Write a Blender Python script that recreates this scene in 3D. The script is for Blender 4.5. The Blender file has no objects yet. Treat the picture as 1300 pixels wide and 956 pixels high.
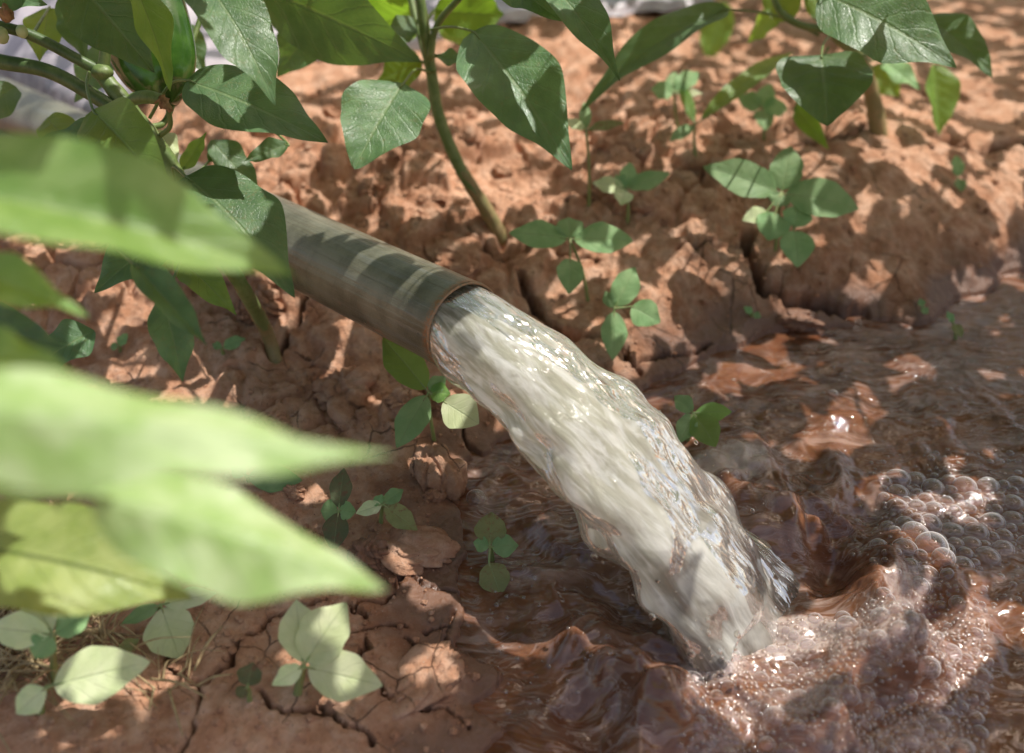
import bpy, math, random
import numpy as np
from mathutils import Vector, Matrix

random.seed(7)
rng = np.random.default_rng(11)
scene = bpy.context.scene
COL = scene.collection
R = math.radians

# ------------------------------------------------------------------ camera maths
PITCH = R(35.0); H = 0.80; FPX = 1264.0; CX, CY = 650.0, 433.0
FWD = np.array([0, math.cos(PITCH), -math.sin(PITCH)])
UPV = np.array([0, math.sin(PITCH), math.cos(PITCH)])
RGT = np.array([1.0, 0, 0])
CAM = np.array([0, 0, H])

def ray(px, py):
    return FWD + RGT * ((px - CX) / FPX) + UPV * ((CY - py) / FPX)
def PD(px, py, d):
    return CAM + ray(px, py) * d
def PZ(px, py, z=0.0):
    r = ray(px, py); return CAM + r * ((z - H) / r[2])
def PPL(px, py, c, n):
    r = ray(px, py); return CAM + r * (np.dot(c - CAM, n) / np.dot(r, n))
def proj(p):
    q = np.asarray(p) - CAM; d = q @ FWD
    return CX + FPX * (q @ RGT) / d, CY - FPX * (q @ UPV) / d, d
def nrm(v):
    v = np.asarray(v, float); return v / (np.linalg.norm(v) + 1e-12)

AZ, EL = R(62), R(64)
SUN = np.array([math.sin(AZ) * math.cos(EL), math.cos(AZ) * math.cos(EL), math.sin(EL)])

# ------------------------------------------------------------------ noise
def _h(ix, iy, s):
    n = (ix.astype(np.int64) * 374761393 + iy.astype(np.int64) * 668265263 + s * 974711) & 0x7fffffff
    n = ((n ^ (n >> 13)) * 1274126177) & 0x7fffffff
    n = ((n ^ (n >> 15)) * 668265263) & 0x7fffffff
    return ((n ^ (n >> 16)) & 0xfffff) / 1048575.0
def vnoise(x, y, s=0):
    x = np.asarray(x, float); y = np.asarray(y, float)
    ix = np.floor(x); iy = np.floor(y); fx = x - ix; fy = y - iy
    fx = fx * fx * fx * (fx * (fx * 6 - 15) + 10); fy = fy * fy * fy * (fy * (fy * 6 - 15) + 10)
    ix = ix.astype(np.int64); iy = iy.astype(np.int64)
    a = _h(ix, iy, s); b = _h(ix + 1, iy, s); c = _h(ix, iy + 1, s); d = _h(ix + 1, iy + 1, s)
    return (a + (b - a) * fx) * (1 - fy) + (c + (d - c) * fx) * fy - 0.5
def fbm(x, y, s=0, o=4, g=0.5):
    t = 0; a = 1.0
    ca, sa = math.cos(0.6), math.sin(0.6)
    for i in range(o):
        t = t + a * vnoise(x, y, s + i * 17)
        x, y = (x * ca - y * sa) * 2.03 + 3.1, (x * sa + y * ca) * 2.03 + 1.7
        a *= g
    return t
def voro(x, y, s=0):
    x = np.asarray(x, float); y = np.asarray(y, float)
    ix = np.floor(x).astype(np.int64); iy = np.floor(y).astype(np.int64)
    f1 = np.full(x.shape, 9.0); f2 = np.full(x.shape, 9.0); cid = np.zeros(x.shape)
    for dx in (-1, 0, 1):
        for dy in (-1, 0, 1):
            jx = ix + dx; jy = iy + dy
            d = np.hypot(jx + _h(jx, jy, s) - x, jy + _h(jx, jy, s + 5) - y)
            m = d < f1
            f2 = np.where(m, f1, np.minimum(f2, d)); cid = np.where(m, _h(jx, jy, s + 9), cid)
            f1 = np.where(m, d, f1)
    return f1, f2, cid
def sstep(a, b, x):
    t = np.clip((x - a) / (b - a), 0, 1); return t * t * (3 - 2 * t)

# ------------------------------------------------------------------ mesh helpers
def link(name, me, mat=None, parent=None, loc=None):
    o = bpy.data.objects.new(name, me); COL.objects.link(o)
    if mat is not None:
        me.materials.append(mat)
    if parent is not None: o.parent = parent
    if loc is not None: o.location = tuple(float(c) for c in loc)
    return o
def mk(name, v, f, smooth=True):
    me = bpy.data.meshes.new(name)
    me.from_pydata([tuple(map(float, p)) for p in v], [], f)
    if smooth: me.polygons.foreach_set('use_smooth', [True] * len(me.polygons))
    me.update(); return me
def grid_mesh(name, P, wrap=False, mask=None):
    """P : (n, m, 3) array -> quad mesh, fast."""
    n, m = P.shape[:2]
    idx = np.arange(n * m).reshape(n, m)
    if wrap: idx = np.concatenate([idx, idx[:, :1]], 1)
    q = np.stack([idx[:-1, :-1], idx[:-1, 1:], idx[1:, 1:], idx[1:, :-1]], -1).reshape(-1, 4)
    v = P.reshape(-1, 3)
    if mask is not None:
        q = q[mask.reshape(-1)]
        used = np.unique(q); re = np.full(n * m, -1); re[used] = np.arange(len(used)); q = re[q]; v = v[used]
    else: used = np.arange(n * m)
    me = bpy.data.meshes.new(name)
    me.vertices.add(len(v)); me.vertices.foreach_set('co', v.astype(np.float32).ravel())
    me.loops.add(q.size); me.loops.foreach_set('vertex_index', q.astype(np.int32).ravel())
    me.polygons.add(len(q)); me.polygons.foreach_set('loop_start', (np.arange(len(q)) * 4).astype(np.int32))
    me.polygons.foreach_set('use_smooth', np.ones(len(q), bool))
    me.update(calc_edges=True); me.validate()
    return me, used
def set_uv(me, uv):
    l = me.uv_layers.new(name='UVMap')
    vi = np.zeros(len(me.loops), np.int32); me.loops.foreach_get('vertex_index', vi)
    l.data.foreach_set('uv', uv[vi].astype(np.float32).ravel())
def set_attr(me, name, val):
    a = me.attributes.new(name, 'FLOAT', 'POINT'); a.data.foreach_set('value', np.asarray(val, np.float32).ravel())
def tag(o, label=None, cat=None, group=None, kind=None):
    if label: o['label'] = label
    if cat: o['category'] = cat
    if group: o['group'] = group
    if kind: o['kind'] = kind
    return o
def empty(name, loc, label=None, cat=None, group=None):
    o = bpy.data.objects.new(name, None); o.empty_display_size = 0.03
    COL.objects.link(o); o.location = tuple(float(c) for c in loc)
    return tag(o, label, cat, group)
def catmull(pts, n=8):
    pts = [np.asarray(p, float) for p in pts]
    if len(pts) == 2: return [pts[0] + (pts[1] - pts[0]) * i / n for i in range(n + 1)]
    P = [2 * pts[0] - pts[1]] + pts + [2 * pts[-1] - pts[-2]]; out = []
    for i in range(1, len(P) - 2):
        a, b, c, d = P[i - 1:i + 3]
        for k in range(n):
            t = k / n
            out.append(0.5 * (2 * b + (c - a) * t + (2 * a - 5 * b + 4 * c - d) * t * t + (3 * b - a - 3 * c + d) * t ** 3))
    out.append(pts[-1]); return out
def tube_geo(pts, radii, seg=8, n=6, jit=0.0, seed=0):
    c = catmull(pts, n); m = len(c)
    rr = np.interp(np.linspace(0, 1, m), np.linspace(0, 1, len(radii)), radii)
    v, f = [], []; ref = np.array([0.31, 0.22, 0.92])
    for i, p in enumerate(c):
        t = nrm(c[min(i + 1, m - 1)] - c[max(i - 1, 0)])
        a = nrm(np.cross(t, ref)); b = np.cross(t, a)
        for k in range(seg):
            th = 2 * math.pi * k / seg
            r = rr[i] * (1 + jit * math.sin(k * 2.1 + i * 0.9 + seed) + jit * 0.6 * math.sin(i * 2.3 + k))
            v.append(p + (a * math.cos(th) + b * math.sin(th)) * r)
        if i:
            o0, o1 = (i - 1) * seg, i * seg
            f += [(o0 + k, o0 + (k + 1) % seg, o1 + (k + 1) % seg, o1 + k) for k in range(seg)]
    f.append(tuple(range(seg))[::-1]); f.append(tuple((m - 1) * seg + k for k in range(seg)))
    return v, f
def tube(name, pts, radii, mat, parent=None, org=None, **kw):
    v, f = tube_geo(pts, radii, **kw)
    org = np.zeros(3) if org is None else np.asarray(org)
    return link(name, mk(name, [p - org for p in v], f), mat, parent)

# ------------------------------------------------------------------ materials
class NT:
    def __init__(s, name):
        s.m = bpy.data.materials.new(name); s.m.use_nodes = True
        s.t = s.m.node_tree; s.t.nodes.clear()
        s.out = s.t.nodes.new('ShaderNodeOutputMaterial')
    def n(s, typ, ins=None, **kw):
        nd = s.t.nodes.new('ShaderNode' + typ)
        for k, v in kw.items(): setattr(nd, k, v)
        for k, v in (ins or {}).items():
            if isinstance(v, bpy.types.NodeSocket): s.t.links.new(v, nd.inputs[k])
            else: nd.inputs[k].default_value = v
        return nd
    def math(s, op, a, b=0.0, c=0.0, clamp=False):
        nd = s.t.nodes.new('ShaderNodeMath'); nd.operation = op; nd.use_clamp = clamp
        for i, v in enumerate((a, b, c)):
            if isinstance(v, bpy.types.NodeSocket): s.t.links.new(v, nd.inputs[i])
            else: nd.inputs[i].default_value = v
        return nd.outputs[0]
    def mix(s, f, a, b, blend='MIX'):
        nd = s.t.nodes.new('ShaderNodeMix'); nd.data_type = 'RGBA'; nd.blend_type = blend
        for i, v in ((0, f), (6, a), (7, b)):
            if isinstance(v, bpy.types.NodeSocket): s.t.links.new(v, nd.inputs[i])
            else: nd.inputs[i].default_value = (*v, 1) if isinstance(v, tuple) and len(v) == 3 else v
        return nd.outputs[2]
    def ramp(s, f, stops):
        nd = s.t.nodes.new('ShaderNodeValToRGB'); s.t.links.new(f, nd.inputs[0])
        e = nd.color_ramp.elements
        while len(e) < len(stops): e.new(0.5)
        for i, (p, c) in enumerate(stops):
            e[i].position = p; e[i].color = (*c, 1) if len(c) == 3 else c
        return nd.outputs[0]
    def rng(s, f, a, b, c=0.0, d=1.0):
        nd = s.n('MapRange', {0: f, 1: a, 2: b, 3: c, 4: d}); nd.interpolation_type = 'SMOOTHSTEP'; return nd.outputs[0]
    def noise(s, vec, scale, detail=4, rough=0.55, dist=0.0):
        return s.n('TexNoise', {'Vector': vec, 'Scale': scale, 'Detail': detail, 'Roughness': rough, 'Distortion': dist}).outputs[0]
    def end(s, sh):
        s.t.links.new(sh, s.out.inputs['Surface']); return s.m

def leaf_mat(name, col, col2, trans, rough=0.42, tmix=0.35, spots=0.0, spotcol=(0.25, 0.05, 0.03), nv=7.0, vein=(0.35, 0.45, 0.2), veinamt=0.35, spec=0.5):
    T = NT(name)
    uv = T.n('UVMap').outputs[0]
    sp = T.n('SeparateXYZ', {0: uv}); u = sp.outputs[0]; v = T.math('SUBTRACT', sp.outputs[1], 0.5)
    av = T.math('ABSOLUTE', v)
    geo = T.n('NewGeometry'); oi = T.n('ObjectInfo')
    wob = T.noise(uv, 9, 2)
    a = T.math('SUBTRACT', T.math('MULTIPLY', u, nv), T.math('MULTIPLY', T.math('POWER', av, 0.85), 3.4))
    a = T.math('ADD', a, T.math('MULTIPLY', wob, 0.35))
    side = T.math('MULTIPLY', T.math('GREATER_THAN', v, 0.0), 0.45)
    fr = T.math('ABSOLUTE', T.math('SUBTRACT', T.math('FRACT', T.math('ADD', a, side)), 0.5))
    sec = T.rng(fr, 0.40, 0.5)                 # secondary veins
    secthin = T.rng(fr, 0.455, 0.5)
    mid = T.rng(av, 0.03, 0.008)
    vm = T.math('MAXIMUM', mid, T.math('MULTIPLY', secthin, 0.5), clamp=True)
    big = T.noise(T.n('TexCoord').outputs['Object'], 45, 3)
    fine = T.n('TexVoronoi', {'Vector': uv, 'Scale': 34.0}, feature='DISTANCE_TO_EDGE').outputs[0]
    finem = T.rng(fine, 0.0, 0.12)
    base = T.mix(T.rng(big, 0.35, 0.68), col, col2)
    hsv = T.n('HueSaturation', {'Hue': T.math('ADD', 0.492, T.math('MULTIPLY', oi.outputs['Random'], 0.018)),
                                'Saturation': 1.0, 'Value': T.math('ADD', 0.82, T.math('MULTIPLY', oi.outputs['Random'], 0.36)), 'Color': base}).outputs[0]
    c = T.mix(T.math('MULTIPLY', vm, veinamt), hsv, vein)
    if spots:
        sn = T.noise(T.n('TexCoord').outputs['Object'], 260, 3, 0.6); s2 = T.noise(T.n('TexCoord').outputs['Object'], 60, 2)
        c = T.mix(T.math('MULTIPLY', T.math('MULTIPLY', T.rng(sn, 0.5, 0.66), T.rng(s2, 0.4, 0.6)), spots), c, spotcol)
    # pale dusty flecks
    dust = T.noise(T.n('TexCoord').outputs['Object'], 420, 2, 0.6)
    c = T.mix(T.math('MULTIPLY', T.rng(dust, 0.66, 0.76), 0.22), c, (0.5, 0.5, 0.42))
    # paler underside
    c = T.mix(T.math('MULTIPLY', geo.outputs['Backfacing'], 0.35), c, (0.22, 0.30, 0.13))
    hgt = T.math('ADD', T.math('MULTIPLY', sec, -0.55), T.math('MULTIPLY', finem, 0.25))
    hgt = T.math('ADD', hgt, T.math('MULTIPLY', mid, -1.6))
    bump = T.n('Bump', {'Strength': 0.42, 'Distance': 0.0016, 'Height': hgt}).outputs[0]
    pr = T.n('BsdfPrincipled', {'Base Color': c, 'Roughness': T.math('ADD', rough, T.math('MULTIPLY', T.math('SUBTRACT', big, 0.5), 0.25)), 'Specular IOR Level': spec, 'Normal': bump})
    tc = T.mix(T.math('MULTIPLY', vm, 0.5), trans, (trans[0] * 0.5, trans[1] * 0.45, trans[2] * 0.4))
    tr = T.n('BsdfTranslucent', {'Color': tc, 'Normal': bump})
    mx = T.n('MixShader', {0: tmix, 1: pr.outputs[0], 2: tr.outputs[0]})
    return T.end(mx.outputs[0])

M_LEAF = leaf_mat('pepper_leaf_green', (0.085, 0.170, 0.072), (0.130, 0.240, 0.095), (0.26, 0.48, 0.05), 0.42, 0.28, spec=0.7, spots=0.35, spotcol=(0.22, 0.17, 0.07))
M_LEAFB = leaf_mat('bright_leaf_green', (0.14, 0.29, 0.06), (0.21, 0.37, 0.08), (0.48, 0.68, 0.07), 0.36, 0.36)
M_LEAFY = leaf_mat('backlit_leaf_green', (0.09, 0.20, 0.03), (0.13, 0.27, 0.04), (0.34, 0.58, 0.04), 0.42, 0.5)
M_FRONT = leaf_mat('front_leaf_green', (0.36, 0.56, 0.19), (0.60, 0.75, 0.42), (0.40, 0.64, 0.08), 0.36, 0.42, vein=(0.55, 0.65, 0.36), spec=0.8)  # sun glare on the front leaves put into a paler base colour
M_SEED = leaf_mat('seedling_green', (0.23, 0.41, 0.16), (0.33, 0.50, 0.22), (0.32, 0.52, 0.14), 0.45, 0.28, nv=5)
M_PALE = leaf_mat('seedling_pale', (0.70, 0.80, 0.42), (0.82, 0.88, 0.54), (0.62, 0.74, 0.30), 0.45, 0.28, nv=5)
M_RED = leaf_mat('seedling_reddish', (0.10, 0.13, 0.055), (0.15, 0.15, 0.065), (0.30, 0.28, 0.08), 0.5, 0.22, spots=0.8, spotcol=(0.20, 0.06, 0.04), nv=5)
M_OLIVE = leaf_mat('seedling_spotted', (0.24, 0.26, 0.09), (0.30, 0.30, 0.11), (0.35, 0.34, 0.10), 0.45, 0.2, spots=0.9, spotcol=(0.25, 0.10, 0.05), nv=5)

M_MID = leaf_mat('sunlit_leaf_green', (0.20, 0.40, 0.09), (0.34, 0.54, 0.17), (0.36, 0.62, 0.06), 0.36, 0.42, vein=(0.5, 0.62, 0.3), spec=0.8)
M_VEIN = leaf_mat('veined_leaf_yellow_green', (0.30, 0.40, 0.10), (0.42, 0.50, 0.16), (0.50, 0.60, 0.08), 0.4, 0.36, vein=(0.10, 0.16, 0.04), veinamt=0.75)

def stem_mat(name, c1, c2, rough=0.45):
    T = NT(name); tc = T.n('TexCoord').outputs['Object']
    n1 = T.noise(tc, 60, 4); n2 = T.noise(T.n('Mapping', {0: tc, 3: (1, 1, 0.15)}).outputs[0], 600, 3)
    c = T.mix(T.rng(n1, 0.35, 0.65), c1, c2)
    c = T.mix(T.math('MULTIPLY', T.rng(n2, 0.5, 0.7), 0.35), c, (c1[0] * 0.5, c1[1] * 0.5, c1[2] * 0.5))
    b = T.n('Bump', {'Strength': 0.4, 'Distance': 0.0008, 'Height': n2}).outputs[0]
    return T.end(T.n('BsdfPrincipled', {'Base Color': c, 'Roughness': rough, 'Normal': b, 'Subsurface Weight': 0.1, 'Subsurface Radius': (0.004, 0.006, 0.002)}).outputs[0])
M_STEM = stem_mat('stem_green', (0.13, 0.20, 0.055), (0.20, 0.26, 0.09))
M_STEMD = stem_mat('stem_dark_green', (0.06, 0.11, 0.03), (0.10, 0.16, 0.05))
M_WOODY = stem_mat('stem_tan', (0.34, 0.24, 0.11), (0.26, 0.22, 0.09), 0.6)
M_SSTEM = stem_mat('seedling_stem', (0.22, 0.32, 0.10), (0.30, 0.30, 0.13))

def soil_mat():
    T = NT('red_soil'); pos = T.n('NewGeometry').outputs['Position']
    wet = T.n('Attribute', attribute_name='wet').outputs['Fac']; crk = T.n('Attribute', attribute_name='crack').outputs['Fac']
    big = T.noise(pos, 7, 5, 0.6); mid = T.noise(pos, 38, 6, 0.65); fin = T.noise(pos, 260, 5, 0.7); gr = T.noise(pos, 900, 3, 0.7)
    c = T.mix(T.rng(big, 0.32, 0.68), (0.47, 0.225, 0.128), (0.66, 0.36, 0.225))
    c = T.mix(T.math('MULTIPLY', T.rng(mid, 0.4, 0.72), 0.55), c, (0.86, 0.60, 0.45))
    c = T.mix(T.math('MULTIPLY', T.rng(mid, 0.48, 0.25), 0.55), c, (0.32, 0.135, 0.072))
    c = T.mix(T.math('MULTIPLY', T.rng(fin, 0.55, 0.75), 0.35), c, (0.80, 0.58, 0.43))
    c = T.mix(T.math('MULTIPLY', T.rng(fin, 0.42, 0.25), 0.4), c, (0.17, 0.07, 0.04))
    vo = T.n('TexVoronoi', {'Vector': pos, 'Scale': 330.0, 'Randomness': 1.0})
    speck = T.rng(vo.outputs[0], 0.24, 0.12); pick = T.n('SeparateColor', {0: vo.outputs['Color']}).outputs[0]
    c = T.mix(T.math('MULTIPLY', speck, T.math('GREATER_THAN', pick, 0.9)), c, (0.62, 0.50, 0.40))
    c = T.mix(T.math('MULTIPLY', speck, T.math('LESS_THAN', pick, 0.07)), c, (0.08, 0.045, 0.03))
    c = T.mix(T.math('MULTIPLY', wet, 0.85), c, T.mix(0.5, c, (0.10, 0.036, 0.016), 'MULTIPLY'))
    c = T.mix(T.math('MULTIPLY', wet, 0.78), c, (0.125, 0.052, 0.027))
    c = T.mix(T.math('MULTIPLY', crk, 0.75), c, (0.045, 0.02, 0.012))  # crack shade also painted into the colour, besides the carved depth
    # fine shrinkage cracks
    w = T.n('VectorMath', {0: pos, 1: T.n('VectorMath', {0: T.n('TexNoise', {'Vector': pos, 'Scale': 24.0, 'Detail': 4.0}).outputs[1], 1: (0.02, 0.02, 0.0)}, operation='MULTIPLY').outputs[0]}, operation='ADD').outputs[0]
    ce = T.n('TexVoronoi', {'Vector': T.n('Mapping', {0: w, 3: (1, 1, 0.05)}).outputs[0], 'Scale': 17.0}, feature='DISTANCE_TO_EDGE').outputs[0]
    hair = T.math('MULTIPLY', T.rng(ce, 0.022, 0.004), T.rng(T.noise(pos, 11, 2), 0.5, 0.62))
    c = T.mix(T.math('MULTIPLY', hair, 0.6), c, (0.06, 0.028, 0.016))
    h = T.math('ADD', T.math('MULTIPLY', mid, 0.9), T.math('MULTIPLY', fin, 0.35))
    h = T.math('ADD', h, T.math('MULTIPLY', gr, 0.12)); h = T.math('SUBTRACT', h, T.math('MULTIPLY', hair, 0.25))
    b = T.n('Bump', {'Strength': T.rng(wet, 0.0, 1.0, 0.85, 0.45), 'Distance': 0.012, 'Height': h}).outputs[0]
    ro = T.rng(wet, 0.25, 1.0, 0.93, 0.28)
    return T.end(T.n('BsdfPrincipled', {'Base Color': c, 'Roughness': ro, 'Normal': b, 'Specular IOR Level': T.rng(wet, 0.2, 1, 0.2, 0.6)}).outputs[0])
M_SOIL = soil_mat()

def water_mat():
    T = NT('muddy_water'); pos = T.n('NewGeometry').outputs['Position']
    fo = T.n('Attribute', attribute_name='foam').outputs['Fac']; agi = T.n('Attribute', attribute_name='agitation').outputs['Fac']
    wn = T.n('TexNoise', {'Vector': pos, 'Scale': 9.0, 'Detail': 3.0}).outputs[1]
    w = T.n('VectorMath', {0: pos, 1: T.n('VectorMath', {0: wn, 1: (0.11, 0.07, 0.0)}, operation='MULTIPLY').outputs[0]}, operation='ADD').outputs[0]
    big = T.noise(w, 13, 4, 0.6); mid = T.noise(w, 45, 5, 0.6)
    c = T.mix(T.rng(big, 0.35, 0.66), (0.098, 0.033, 0.015), (0.21, 0.076, 0.034))
    c = T.mix(T.math('MULTIPLY', T.rng(mid, 0.48, 0.72), 0.6), c, (0.24, 0.108, 0.054))
    c = T.mix(T.math('MULTIPLY', agi, 0.5), c, (0.22, 0.105, 0.057))
    # drifting scum streaks and painted sheen
    st = T.n('Mapping', {0: w, 2: (0, 0, -0.7), 3: (0.45, 1.5, 1)}).outputs[0]
    rdg = T.math('ABSOLUTE', T.math('SUBTRACT', T.noise(st, 42, 4, 0.6, 1.2), 0.5))
    th = T.math('MULTIPLY', T.rng(rdg, 0.045, 0.0), T.rng(T.noise(w, 15, 2), 0.44, 0.62), clamp=True)
    ff = T.rng(T.math('ADD', fo, T.math('MULTIPLY', T.math('SUBTRACT', T.noise(pos, 120, 4, 0.7), 0.5), 0.9)), 0.42, 0.85)
    sheen_film = T.math('MULTIPLY', T.rng(T.noise(st, 16, 5, 0.65, 1.0), 0.48, 0.70), T.rng(T.noise(w, 8, 2), 0.42, 0.62))
    c = T.mix(T.math('MULTIPLY', sheen_film, 0.75), c, (0.40, 0.255, 0.20))  # pale foam veil with the sky's lilac sheen put into the colour
    c = T.mix(T.math('MULTIPLY', T.rng(T.noise(st, 34, 3, 0.6, 1.2), 0.52, 0.70), 0.35), c, (0.045, 0.018, 0.010))
    mb = T.noise(st, 10, 2, 0.5, 2.4); mr = T.rng(T.math('ABSOLUTE', T.math('SUBTRACT', mb, 0.5)), 0.07, 0.0)
    c = T.mix(T.math('MULTIPLY', T.math('MULTIPLY', mr, T.rng(T.noise(w, 7, 2), 0.40, 0.62)), 0.40), c, (0.46, 0.33, 0.285))
    foam = T.math('ADD', T.math('MULTIPLY', th, 0.28), T.math('MULTIPLY', ff, 0.62), clamp=True)
    c = T.mix(foam, c, (0.62, 0.52, 0.47))
    rip = T.noise(T.n('Mapping', {0: w, 2: (0, 0, -0.6), 3: (0.6, 1.3, 1)}).outputs[0], 70, 3, 0.5)
    rip2 = T.noise(w, 260, 3, 0.6)
    h = T.math('ADD', T.math('MULTIPLY', rip, 0.6), T.math('MULTIPLY', rip2, 0.07)); h = T.math('ADD', h, T.math('MULTIPLY', foam, 0.25)); h = T.math('ADD', h, T.math('MULTIPLY', mb, 2.0))
    b = T.n('Bump', {'Strength': T.math('SUBTRACT', 0.55, T.math('MULTIPLY', agi, 0.25)), 'Distance': 0.006, 'Height': h}).outputs[0]
    ro = T.math('ADD', 0.035, T.math('MULTIPLY', foam, 0.35))
    return T.end(T.n('BsdfPrincipled', {'Base Color': c, 'Roughness': ro, 'Normal': b, 'IOR': 1.42, 'Specular IOR Level': 0.9,
                                        'Subsurface Weight': 0.25, 'Subsurface Radius': (0.012, 0.005, 0.002), 'Subsurface Scale': 1.0}).outputs[0])
M_WATER = water_mat()

def jet_mat():
    T = NT('pouring_water'); uv = T.n('UVMap').outputs[0]
    s = T.n('SeparateXYZ', {0: uv}).outputs[0]
    q = T.n('Mapping', {0: uv, 3: (2.6, 4.4, 1)}).outputs[0]
    n1 = T.noise(q, 2.2, 4, 0.55, 0.8); n2 = T.noise(T.n('Mapping', {0: uv, 2: (0, 0, .10), 3: (1.3, 4.6, 1)}).outputs[0], 6.0, 4, 0.58, 0.8)
    n3 = T.noise(T.n('Mapping', {0: uv, 2: (0, 0, .14), 3: (1.8, 8.0, 1)}).outputs[0], 6.0, 3, 0.5, 0.6)
    milk = T.math('ADD', T.math('MULTIPLY', n1, 0.7), T.math('MULTIPLY', n2, 0.4))
    milk = T.math('SUBTRACT', milk, T.rng(s, 0.55, 1.05, 0.0, 0.20))
    milk = T.math('SUBTRACT', milk, T.rng(s, 0.20, 0.0, 0.0, 0.26))
    fac = T.rng(milk, 0.14, 0.50, 0.42, 1.0)
    col = T.mix(T.rng(n2, 0.40, 0.66), (0.60, 0.585, 0.47), (0.99, 0.98, 0.92))
    col = T.mix(T.math('MULTIPLY', T.rng(s, 0.40, 1.0), 0.85), col, T.mix(T.rng(n1, 0.4, 0.6), (0.33, 0.295, 0.26), (0.90, 0.87, 0.79)))  # lit upper stretch and greyer lower end put into the jet colour
    col = T.mix(T.math('MULTIPLY', T.rng(n3, 0.54, 0.68), 0.60), col, (0.99, 0.98, 0.93))
    col = T.mix(T.math('MULTIPLY', T.rng(n3, 0.46, 0.30), 0.42), col, (0.36, 0.32, 0.25))
    bh = T.math('ADD', T.math('MULTIPLY', n2, 0.9), T.math('MULTIPLY', T.noise(T.n('Mapping', {0: uv, 3: (2.2, 7.0, 1)}).outputs[0], 11, 3, 0.5, 0.6), 0.30))
    b = T.n('Bump', {'Strength': 0.22, 'Distance': 0.008, 'Height': bh}).outputs[0]
    df = T.n('BsdfDiffuse', {'Color': col, 'Normal': b}); tr = T.n('BsdfTranslucent', {'Color': col, 'Normal': b})
    m1 = T.n('MixShader', {0: 0.5, 1: df.outputs[0], 2: tr.outputs[0]})
    rp = T.noise(T.n('Mapping', {0: uv, 2: (0, 0, .12), 3: (2.2, 5.0, 1)}).outputs[0], 5.0, 2, 0.5, 0.8)
    b2 = T.n('Bump', {'Strength': 0.62, 'Distance': 0.013, 'Height': T.math('ADD', rp, T.math('MULTIPLY', n2, .5))}).outputs[0]
    gl = T.n('BsdfGlossy', {'Color': (1, 1, 1, 1), 'Roughness': 0.05, 'Normal': b2})
    m2 = T.n('MixShader', {0: T.math('MULTIPLY', T.n('Fresnel', {'IOR': 1.33}).outputs[0], 0.68), 1: m1.outputs[0], 2: gl.outputs[0]})
    g = T.n('BsdfGlass', {'Color': (0.95, 0.93, 0.86, 1), 'Roughness': 0.06, 'IOR': 1.22, 'Normal': b})
    return T.end(T.n('MixShader', {0: fac, 1: g.outputs[0], 2: m2.outputs[0]}).outputs[0])
M_JET = jet_mat()

def bubble_mat():
    T = NT('bubble_film')
    lw = T.n('LayerWeight', {'Blend': 0.5}).outputs['Facing']
    rim = T.math('POWER', lw, 2.2)
    tr = T.n('BsdfTransparent', {'Color': (0.92, 0.90, 0.92, 1)})
    gl = T.n('BsdfGlossy', {'Color': (1, 1, 1, 1), 'Roughness': 0.02})
    df = T.n('BsdfDiffuse', {'Color': (0.85, 0.80, 0.78, 1)})
    m = T.n('MixShader', {0: T.math('ADD', 0.045, T.math('MULTIPLY', rim, 0.60), clamp=True), 1: tr.outputs[0], 2: gl.outputs[0]})
    m = T.n('MixShader', {0: T.math('ADD', 0.03, T.math('MULTIPLY', T.math('POWER', lw, 3.6), 0.95), clamp=True), 1: m.outputs[0], 2: df.outputs[0]})
    return T.end(m.outputs[0])
M_BUB = bubble_mat()
def froth_mat():
    T = NT('froth')
    pos = T.n('NewGeometry').outputs['Position']; lw = T.n('LayerWeight', {'Blend': 0.5}).outputs['Facing']
    c = T.mix(T.rng(T.noise(pos, 30, 3), 0.38, 0.62), (0.62, 0.45, 0.36), (0.85, 0.77, 0.72))
    df = T.n('BsdfDiffuse', {'Color': c}); tl = T.n('BsdfTranslucent', {'Color': c}); gl = T.n('BsdfGlossy', {'Color': (1, 1, 1, 1), 'Roughness': 0.13})
    tr = T.n('BsdfTransparent', {'Color': (0.9, 0.85, 0.82, 1)})
    m = T.n('MixShader', {0: 0.35, 1: df.outputs[0], 2: tl.outputs[0]})
    m = T.n('MixShader', {0: T.math('ADD', 0.10, T.math('MULTIPLY', T.math('POWER', lw, 2.5), 0.75)), 1: tr.outputs[0], 2: m.outputs[0]})
    m = T.n('MixShader', {0: T.math('ADD', 0.10, T.math('MULTIPLY', T.math('POWER', lw, 2.0), 0.4)), 1: m.outputs[0], 2: gl.outputs[0]})
    return T.end(m.outputs[0])
M_FROTH = froth_mat()

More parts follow.
